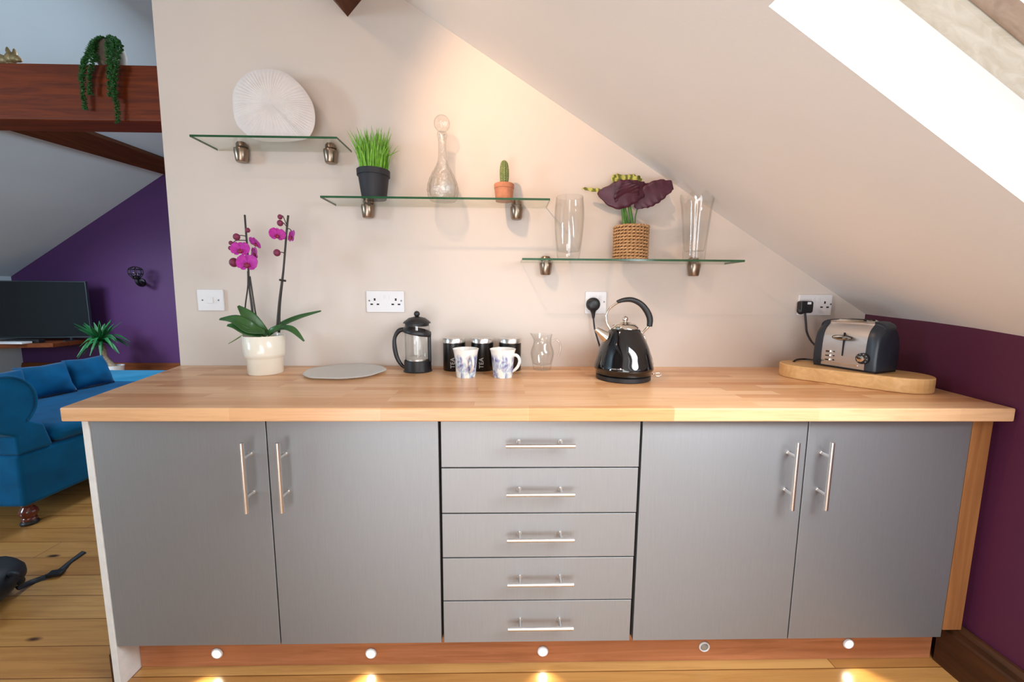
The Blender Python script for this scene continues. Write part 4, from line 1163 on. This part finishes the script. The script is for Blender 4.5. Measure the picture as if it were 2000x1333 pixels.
# ------------------------------------------------------------------ board and toaster
BT = 0.962
A_ = on(1575, 722, BT); Bp = on(1795, 745, BT)
def stadium_board():
    L0, L1 = Vector((2.405, -0.213, 0)), Vector((2.578, -0.402, 0))
    d = (L1 - L0).normalized(); nrm = Vector((-d.y, d.x, 0)); R_ = 0.095
    pts = []
    for k in range(17):
        a = pi / 2 + pi * k / 16; pts.append(L0 + d * (R_ * cos(a)) + nrm * (R_ * sin(a)))
    for k in range(17):
        a = -pi / 2 + pi * k / 16; pts.append(L1 + d * (R_ * cos(a)) + nrm * (R_ * sin(a)))
    bm = B(); prism(bm, [(p.x, p.y, WT + .0005) for p in pts], (0, 0, BT - WT - .0005))
    o = obj('chopping_board', bm, M['board_wood'], bevel=0.004)
    tag(rebase(o, (2.42, -.31, WT)), 'thick pale oval wooden chopping board under the toaster', 'chopping board')
stadium_board()

def toaster():
    a, b = on(1603, 712, BT + .006), on(1687, 725, BT + .006)      # front lower edge of the steel panel
    W = (b - a).length; ang = math.atan2(b.y - a.y, b.x - a.x)
    r = thing('toaster', 'two-slot toaster with brushed steel front and dark blue-grey ends on the oval board', 'toaster', (0, 0, 0))
    D, H = 0.135, 0.178; E = 0.034
    def prof(s=1.0, dz=0):    # side profile in (y, z)
        p = [(-D / 2, .008), (-D / 2 - .002, .05), (-D / 2 + .001, .11), (-D / 2 + .012, .145), (-D / 2 + .035, .168), (-.03, H), (.03, H), (D / 2 - .035, .168), (D / 2 - .012, .145), (D / 2, .11), (D / 2, .008)]
        q = smoothpath(p[:-1], 4) + [p[-1]]
        return [((y) * s, .008 + (z - .008) * s + dz) for y, z in q]
    bm = B(); pr = prof(); prism(bm, [(-W / 2, y, z) for y, z in pr], (W, 0, 0)); body = obj('steel_body', bm, M['toaster_steel'], r, world=False, smooth=True, autosmooth=40)
    body['label'] = 'brushed steel centre'
    for sx in (-1, 1):
        bm = B(); rings = []
        for f, sc_ in ((0.0, 1.015), (0.35, 1.01), (0.7, .975), (.9, .93), (1.0, .87)):
            rings.append([bm.verts.new((sx * (W / 2 + .0002 + E * f), y, z)) for y, z in prof(sc_)])
        for A, Bq in zip(rings, rings[1:]):
            for i in range(len(A)): bm.faces.new((A[i], A[(i + 1) % len(A)], Bq[(i + 1) % len(A)], Bq[i]))
        bm.faces.new(rings[0]); bm.faces.new(rings[-1][::-1])
        obj('end_cap', bm, M['teal_plastic'], r, world=False, smooth=True, autosmooth=50)
    bm = B(); box(bm, -W / 2 - .03, W / 2 + .03, -D / 2 + .006, D / 2 - .006, .0005, .009); obj('base', bm, M['black'], r, world=False)
    for yy in (-.026, .026):
        bm = B(); prism(bm, [(-W / 2 + .012 + x, 0, 0) for x in ()] or [(x, yy - .014, H - .001 + z) for x, z in ((-W / 2 + .02, 0), (-W / 2 + .035, .007), (W / 2 - .035, .007), (W / 2 - .02, 0))], (0, .028, 0))
        sr = obj('slot_rim', bm, M['chrome'], r, world=False)
        bm = B(); box(bm, -W / 2 + .03, W / 2 - .03, yy - .009, yy + .009, H + .0061, H + .0068); obj('bread_slot', bm, M['hole'], sr, world=False)
    yf = -D / 2 - .0025
    bm = B(); box(bm, -.0022, .0022, yf - .001, yf + .004, .050, .136); obj('lever_slot', bm, M['hole'], r, world=False)
    bm = B(); lathe(bm, [(0, 0), (.030, 0), (.030, -.012), (.026, -.017), (0, -.018)], (0, 0, 0), 40, axis='y')
    for v in bm.verts: v.co = Vector((v.co.x, v.co.y + yf - .004, v.co.z * .26 + .118))
    lv = obj('lever', bm, M['chrome'], r, world=False, smooth=True, autosmooth=40)
    bm = B(); lathe(bm, [(0.0302, -.002), (.0325, -.002), (.0325, -.012), (.0302, -.012)], (0, 0, 0), 40, axis='y', closed=True)
    for v in bm.verts: v.co = Vector((v.co.x, v.co.y + yf - .002, v.co.z * .30 + .118))
    obj('lever_surround', bm, M['black'], lv, world=False)
    for i in range(3):
        zz = .062 - i * .016
        bm = B(); box(bm, -W / 2 + .014, -W / 2 + .032, yf - .004, yf + .003, zz - .0045, zz + .0045); bt = obj('button', bm, M['chrome'], r, world=False, bevel=.002)
        bm = B(); box(bm, -W / 2 + .017, -W / 2 + .029, yf - .0046, yf - .0038, zz - .0035, zz + .001); obj('button_face', bm, M['black'], bt, world=False, bevel=.0003)
        bm = B(); box(bm, -W / 2 + .040, -W / 2 + .045, yf - .0006, yf + .001, zz - .0022, zz + .0022); obj('icon', bm, M['hole'], r, world=False)
    bm = B(); lathe(bm, [(0, 0.004), (.0205, 0.004), (.0195, -.010), (.013, -.011), (0, -.011)], (W / 2 - .004, yf, .050), 36, axis='y'); dl = obj('dial', bm, M['black'], r, world=False, smooth=True, autosmooth=40)
    bm = B(); lathe(bm, [(0, -.011), (.0115, -.011), (.011, -.020), (0, -.021)], (W / 2 - .004, yf, .050), 32, axis='y'); obj('dial_cap', bm, M['chrome'], dl, world=False, smooth=True, autosmooth=40)
    bm = B()
    for i in range(8):
        a2 = radians(-40 + i * 38); box(bm, W / 2 - .004 + .016 * cos(a2) - .0012, W / 2 - .004 + .016 * cos(a2) + .0012, yf - .0112, yf - .0104, .050 + .016 * sin(a2) - .0012, .050 + .016 * sin(a2) + .0012)
    obj('dial_marks', bm, M['print'], dl, world=False)
    bm = B(); box(bm, -W / 2 + .035, W / 2 - .02, yf - .002, yf + .002, .0195, .0225); obj('trim_strip', bm, M['chrome'], r, world=False)
    mid = (a + b) / 2; back = Vector((-sin(ang), cos(ang), 0)) * (D / 2)
    r.location = (mid.x + back.x, mid.y + back.y, BT + .0003); r.rotation_euler = (0, 0, ang)
toaster()

# ------------------------------------------------------------------ things on the tie beam
def trailing_plant():
    yb = 0.86; k = 1 / S(0.84, 2.56)
    P = lambda px, py, y=0.80: at(px, py, y)
    base = at(212, 127, yb); r = thing('trailing_plant', 'trailing green succulent in a stone pot on the red-brown beam', 'potted plant', (base.x, yb, 2.556))
    H = 50 * k
    bm = B(); lathe(bm, [(0, .0005), (17 * k, .0005), (22 * k, H * .2), (23 * k, H * .6), (20 * k, H * .88), (17 * k, H * .93), (15 * k, H * .93), (15 * k, H * .8), (0, H * .8)], (base.x + 6 * k, yb, 2.556), 32)
    obj('pot', bm, M['stone_pot'], r, smooth=True)
    bm = B(); random.seed(11)
    strands = [[(205, 78, .85), (195, 76, .80), (182, 88, .77), (176, 105, .76), (168, 122, .76), (163, 150, .765), (164, 185, .77), (168, 215, .775)],
               [(200, 80, .84), (188, 95, .78), (182, 120, .76), (176, 150, .765), (178, 185, .77)],
               [(198, 78, .84), (186, 82, .78), (178, 95, .76), (170, 112, .76), (162, 130, .76), (160, 160, .77)],
               [(214, 76, .84), (222, 86, .79), (221, 105, .765), (219, 130, .76), (222, 165, .765), (228, 200, .77), (232, 240, .775)],
               [(218, 76, .84), (230, 82, .80), (233, 100, .77), (230, 125, .76), (226, 160, .765), (226, 190, .77)],
               [(208, 78, .84), (212, 90, .79), (213, 110, .76), (214, 150, .765), (217, 190, .77)],
               [(214, 74, .86), (225, 76, .84), (236, 88, .82), (236, 100, .80)],
               [(205, 76, .88), (193, 78, .84), (186, 90, .80), (190, 120, .77)]]
    for st in strands:
        q = smoothpath(st, 9)
        tube(bm, [P(x, y, d) for x, y, d in st], 0.8 * k, 5)
        for (x, y, d) in q:
            for _ in range(6):
                a = random.uniform(0, 2 * pi); p = P(x, y, d); dr = Vector((cos(a), -abs(sin(a)) * .8, random.uniform(-.5, .6))).normalized()
                e = p + dr * (random.uniform(4.5, 7.5) * k)
                mid = (p + e) / 2; sd = dr.cross(Vector((0, 0, 1))).normalized() * (2.5 * k); up = dr.cross(sd).normalized() * (1.2 * k)
                v_ = [bm.verts.new(w) for w in (p, mid + sd, mid + up, mid - sd, mid - up, e)]
                for f in ((0, 1, 2), (0, 2, 3), (0, 3, 4), (0, 4, 1), (5, 2, 1), (5, 3, 2), (5, 4, 3), (5, 1, 4)): bm.faces.new([v_[i] for i in f])
    obj('foliage', bm, M['bead_leaf'], r)
trailing_plant()

def rabbit():
    yb = 0.86; k = 1 / S(yb, 2.58); b0 = at(8, 130, yb)
    P = lambda px, py, dy=0: Vector((at(px, py, yb).x, yb + dy, at(px, py, yb).z))
    zb = 2.556; r0 = P(8, 128); dz = zb - r0.z + .003
    bm = B()
    for px, py, rr, sx, sz in ((-18, 116, 13, 1.1, .95), (-4, 116, 11, 1.2, .8), (10, 118, 9, 1.2, .8), (22, 113, 8, 1, 1), (30, 114, 6.5, 1.2, .85), (36, 117, 4.5, 1.2, .8), (-2, 125, 5, 2.2, .5), (16, 125.5, 4, 2.4, .5)):
        p = P(px, py); p.z += dz; ball(bm, p, rr * k * 1.2, sx, .8, sz)
    for dy, e in ((-.008, (14, 93)), (.01, (20, 95))):
        p0 = P(25, 110, dy); p1 = P(e[0] + 5, 102, dy); p2 = P(e[0] + 3, 93, dy)
        for p in (p0, p1, p2): p.z += dz
        tube(bm, [p0, p1, p2], [2.8 * k, 3.6 * k, 1.2 * k], 10)
    o = obj('rabbit_figurine', bm, M['bronze'], smooth=True)
    zmin = min(v.co.z for v in o.data.vertices); o.data.transform(Matrix.Translation((0, 0, zb + .0005 - zmin)))
    m_ = o.modifiers.new('remesh', 'REMESH'); m_.mode = 'VOXEL'; m_.voxel_size = 0.0022; m_.use_smooth_shade = True
    tag(rebase(o, (r0.x, yb, zb)), 'brown rabbit figurine crouching on the red-brown beam at the left edge', 'figurine')
rabbit()

# ------------------------------------------------------------------ living room
def tv():
    TR, BR = at(167, 550, 3.92), at(178, 660, 3.92)
    zb, zt = BR.z, TR.z; xr = (TR.x + BR.x) / 2 + .0
    d = Vector((-.99, -.14, 0)).normalized(); nrm = Vector((d.y, -d.x, 0))
    if nrm.y > 0: nrm = -nrm
    W = 1.15
    r = thing('television', 'large flat black television in front of the purple gable wall', 'television', (xr + d.x * W / 2, 3.92 + d.y * W / 2, zb))
    o = Vector((xr, 3.92, zb))
    bm = B(); obox(bm, o, d * W, Vector((0, 0, zt - zb)), -nrm * .04); obj('bezel', bm, M['tv_bezel'], r, bevel=.003)
    bm = B(); obox(bm, o + d * .010 + Vector((0, 0, .022)) + nrm * .0005, d * (W - .02), Vector((0, 0, zt - zb - .034)), nrm * .002); obj('screen', bm, M['tv_screen'], r)
    bm = B()
    for f in (.22, .78):
        c = o + d * (W * f); obox(bm, c + Vector((-.02, -.09, -.038)), (.04, 0, 0), (0, .2, 0), (0, 0, .012)); obox(bm, c + Vector((-.012, -.0, -.038)), (.024, 0, 0), (0, .02, 0), (0, 0, .045))
    obj('stand', bm, M['tv_bezel'], r)
    return zb
zb = tv()
SH = zb - 0.040
pl, pr_ = at(-60, 684, 3.6), at(172, 672, 3.95)
bm = B(); prism(bm, [(XL + .01, 3.36, SH - .055), (-4.82, 3.60, SH - .055), (-4.82, YG - .001, SH - .055), (XL + .01, YG - .001, SH - .055)], (0, 0, .0545))
tag(rebase(obj('wall_shelf', bm, M['darkwood_x'], bevel=.004), (-5.4, 4.1, SH - .05)), 'brown wooden shelf carrying the television', 'shelf')
p_ = Vector((-5.36, 3.50, SH + .0005))
bm = B(); box(bm, p_.x - .28, p_.x + .28, p_.y - .02, p_.y + .10, p_.z, p_.z + .026)
tag(rebase(obj('media_box', bm, M['white_box'], bevel=.004), p_), 'slim white box lying on the shelf in front of the television', 'media box')
p_ = Vector((-5.24, 3.655, SH + .0005))
bm = B(); box(bm, p_.x - .22, p_.x + .22, p_.y - .04, p_.y + .04, p_.z, p_.z + .045)
tag(rebase(obj('sound_bar', bm, M['black'], bevel=.006), p_), 'low black bar on the shelf under the television screen', 'sound bar')

def yucca():
    y0 = 3.70; b = at(216, 726, y0); k = 1 / S(y0); b.z = 0
    P = lambda px, py, dy=0.0: at(px, py, y0 + dy)
    X = at(224, 722, y0).x
    r = thing('potted_yucca', 'spiky green yucca on a short trunk in a white pot by the purple wall', 'potted plant', (X, y0, 0))
    zr = P(224, 714).z
    bm = B(); lathe(bm, [(0, .001), (.075, .001), (.10, zr * .9), (.105, zr), (.095, zr), (.09, zr * .85), (0, zr * .85)], (X, y0, 0), 32); obj('pot', bm, M['white_pot'], r, smooth=True, autosmooth=40)
    bm = B(); tube(bm, [(X, y0, zr * .84), P(206, 700), P(202, 685), P(198, 672)], [6 * k, 5 * k, 4.5 * k, 4 * k], 12); obj('trunk', bm, M['trunk'], r, smooth=True)
    bm = B(); random.seed(5); c = P(197, 668)
    for i in range(64):
        a = random.uniform(0, 2 * pi); el = random.uniform(-.5, 1.2); L = random.uniform(26, 52) * k * (1 if el < .9 else .75)
        d = Vector((cos(a) * cos(el), sin(a) * cos(el) * .9, sin(el)))
        e1 = c + d * L * .5 + Vector((0, 0, L * .12)); e2 = c + d * L - Vector((0, 0, L * (.30 if el < .6 else -.1)))
        leaf(bm, [c, e1, e2], [2.0 * k, 2.8 * k, .4 * k], Vector((-d.x * .3, -.4, 1)), .001, .2, n=3)
    obj('leaves', bm, M['yucca'], r)
yucca()

def sconce():
    y0 = YG; c = at(277, 552, y0); k = 1 / S(y0)
    r = thing('wall_light', 'small black wire cage lamp on a curved arm on the purple wall', 'wall light', (c.x, y0, c.z))
    bm = B(); lathe(bm, [(0, -.001), (8 * k, -.001), (8 * k, -.02), (5 * k, -.03), (0, -.03)], (c.x, y0, c.z), 24, axis='y'); obj('wall_plate', bm, M['iron'], r, smooth=True, autosmooth=40)
    P = lambda px, py, dy: at(px, py, y0 + dy)
    bm = B(); tube(bm, [P(277, 552, -.03), P(275, 557, -.14), P(269, 553, -.2), P(267, 545, -.2)], 3 * k, 10); lathe(bm, [(0, 0), (5 * k, 0), (5 * k, .05), (0, .05)], P(267, 546, -.2), 16); obj('arm', bm, M['iron'], r, smooth=True)
    top = P(266, 545, -.2)
    bm = B()
    for i in range(8):
        a = 2 * pi * i / 8
        tube(bm, [top + Vector((4 * k * cos(a), 4 * k * sin(a), 0)), top + Vector((10 * k * cos(a), 10 * k * sin(a), 9 * k)), top + Vector((9 * k * cos(a), 9 * k * sin(a), 18 * k)), top + Vector((2 * k * cos(a), 2 * k * sin(a), 22 * k))], .7 * k, 5)
    for zz, rr in ((9, 10.2), (17, 9.5)):
        tube(bm, [top + Vector((rr * k * cos(t * pi / 8), rr * k * sin(t * pi / 8), zz * k)) for t in range(17)], .7 * k, 5, curve=False)
    obj('cage', bm, M['iron'], r)
    bm = B(); ball(bm, top + Vector((0, 0, 10 * k)), 5 * k, sz=1.4); obj('bulb', bm, M['glass'], r, smooth=True)
sconce()

def sofa():
    x1 = -1.27; y0 = 0.22; y1 = 1.52; xb = -2.35
    r = thing('sofa', 'teal blue velvet sofa with scroll arm and turned wooden feet in the living room', 'sofa', (-1.8, 0.8, 0))
    def soft(o, w_=.03):
        b_ = o.modifiers.new('bevel', 'BEVEL'); b_.width = w_; b_.segments = 4; b_.limit_method = 'ANGLE'
        for p in o.data.polygons: p.use_smooth = True
        o.data.set_sharp_from_angle(angle=radians(75))
    bm = B(); box(bm, xb, x1, y0, y1, .12, .40); soft(obj('base', bm, M['velvet'], r), .02)
    bm = B(); box(bm, xb + .25, x1 + .015, y0 + .17, y1 + .02, .401, .50); soft(obj('seat_cushion', bm, M['velvet'], r), .05)
    bm = B(); box(bm, xb, xb + .22, y0 + .05, y1, .401, .62); soft(obj('backrest', bm, M['velvet'], r), .08)
    # scroll arm: profile in (y, z) extruded along x
    prof = []
    cyy, cz, R_ = y0 - .03, .675, .138
    for i in range(29):
        a = radians(-50 + 280 * i / 28); prof.append((cyy + R_ * cos(a), cz + R_ * sin(a)))
    prof = [(y0 + .16, .401), (y0 + .13, .53)] + prof + [(y0 + .002, .50), (y0 + .002, .401)]
    bm = B(); prism(bm, [(x1 - .95, y, z) for y, z in prof], (.955, 0, 0)); ar = obj('scroll_arm', bm, M['velvet'], r); soft(ar, .012)
    bm = B(); tube(bm, [(x1 + .006, y, z) for y, z in prof[2:-2]], .006, 8, curve=False); obj('piping', bm, M['velvet'], ar, smooth=True)
    for (x, y) in ((x1 - .06, y0 + .06), (xb + .06, y0 + .06), (x1 - .06, y1 - .06), (xb + .06, y1 - .06)):
        bm = B(); lathe(bm, [(0, .119), (.026, .119), (.030, .108), (.022, .098), (.034, .078), (.038, .062), (.026, .040), (.030, .034), (.030, .022), (0, .022)], (x, y, 0), 28)
        f_ = obj('foot', bm, M['sofa_leg'], r, smooth=True, autosmooth=60)
        bm = B(); lathe(bm, [(0, .001), (.034, .001), (.036, .010), (.030, .0215), (0, .0215)], (x, y, 0), 24); obj('foot_cup', bm, M['black'], f_, smooth=True)
sofa()
def chaise():
    r = thing('footstool', 'upholstered footstool beyond the sofa, its velvet coloured as if brightly daylit', 'footstool', (-2.3, 2.2, 0))
    bm = B(); box(bm, -3.05, -1.35, 1.62, 2.20, .12, .46); o = obj('upholstery', bm, M['velvet_lit'], r, bevel=.04)
    for x in (-2.95, -1.45):
        for y in (1.70, 2.12):
            bm = B(); lathe(bm, [(0, .001), (.022, .001), (.032, .119), (0, .119)], (x, y, 0), 20); obj('foot', bm, M['sofa_leg'], r, smooth=True)
chaise()
def scatter():
    specs = [((-1.96, 0.72, .60), 14, 'teal velvet scatter cushion with ribbed face, nearest the scroll arm'),
             ((-2.00, 1.02, .59), 10, 'crumpled teal velvet scatter cushion in the middle of the sofa'),
             ((-2.00, 1.31, .59), 6, 'teal velvet scatter cushion at the far end of the sofa, corner pointing up')]
    for i, (c, tw, lab) in enumerate(specs):
        a = radians(tw); n_ = Vector((cos(a) * .94, -sin(a) * .94 , .34)).normalized(); ex = Vector((sin(a), cos(a), 0)); ez = n_.cross(ex) * -1
        if ez.z < 0: ez = -ez
        bm = B(); cushion(bm, c, ex, n_, ez, .140, .065, .118)
        o = obj('scatter_cushion', bm, M['velvet'], smooth=True)
        tag(rebase(o, (c[0], c[1], .50)), lab, 'cushion', 'scatter cushions on the teal sofa')
        zmin = min(v.co.z for v in o.data.vertices) + .50
        o.location.z += (.5005 - zmin)
scatter()

# ------------------------------------------------------------------ bag on the floor
def bag():
    r = thing('backpack', 'black backpack lying on the floorboards at the left edge with its strap stretched out', 'bag', (-.86, -.30, 0))
    bm = B(); ball(bm, (-.885, -.34, .085), .16, 1.0, 1.2, .52, u=28, v=18)
    for v in bm.verts:
        v.co += Vector((0, 0, .012 * noise.noise(v.co * 14))); v.co.z = max(v.co.z, .001)
    obj('body', bm, M['bag'], r, smooth=True)
    bm = B(); tube(bm, [on(12, 1128, .10), on(22, 1121, .14), on(35, 1122, .15), on(44, 1132, .11), on(38, 1142, .08)], .010, 8, flat=.5); obj('carry_loop', bm, M['bag'], r, smooth=True)
    bm = B(); tube(bm, [on(34, 1150, .03), on(62, 1138, .008), on(95, 1126, .006), on(118, 1116, .006), on(135, 1100, .006), on(150, 1089, .006), on(164, 1079, .006)], [.011, .013, .014, .014, .009, .010, .011], 8, flat=.35)
    obj('strap', bm, M['bag'], r, smooth=True)
    bm = B(); c = on(112, 1121, .012); obox(bm, c + Vector((-.03, -.02, -.008)), (.05, .012, 0), (-.01, .035, 0), (0, 0, .014)); obj('buckle', bm, M['black'], r, bevel=.003)
bag()
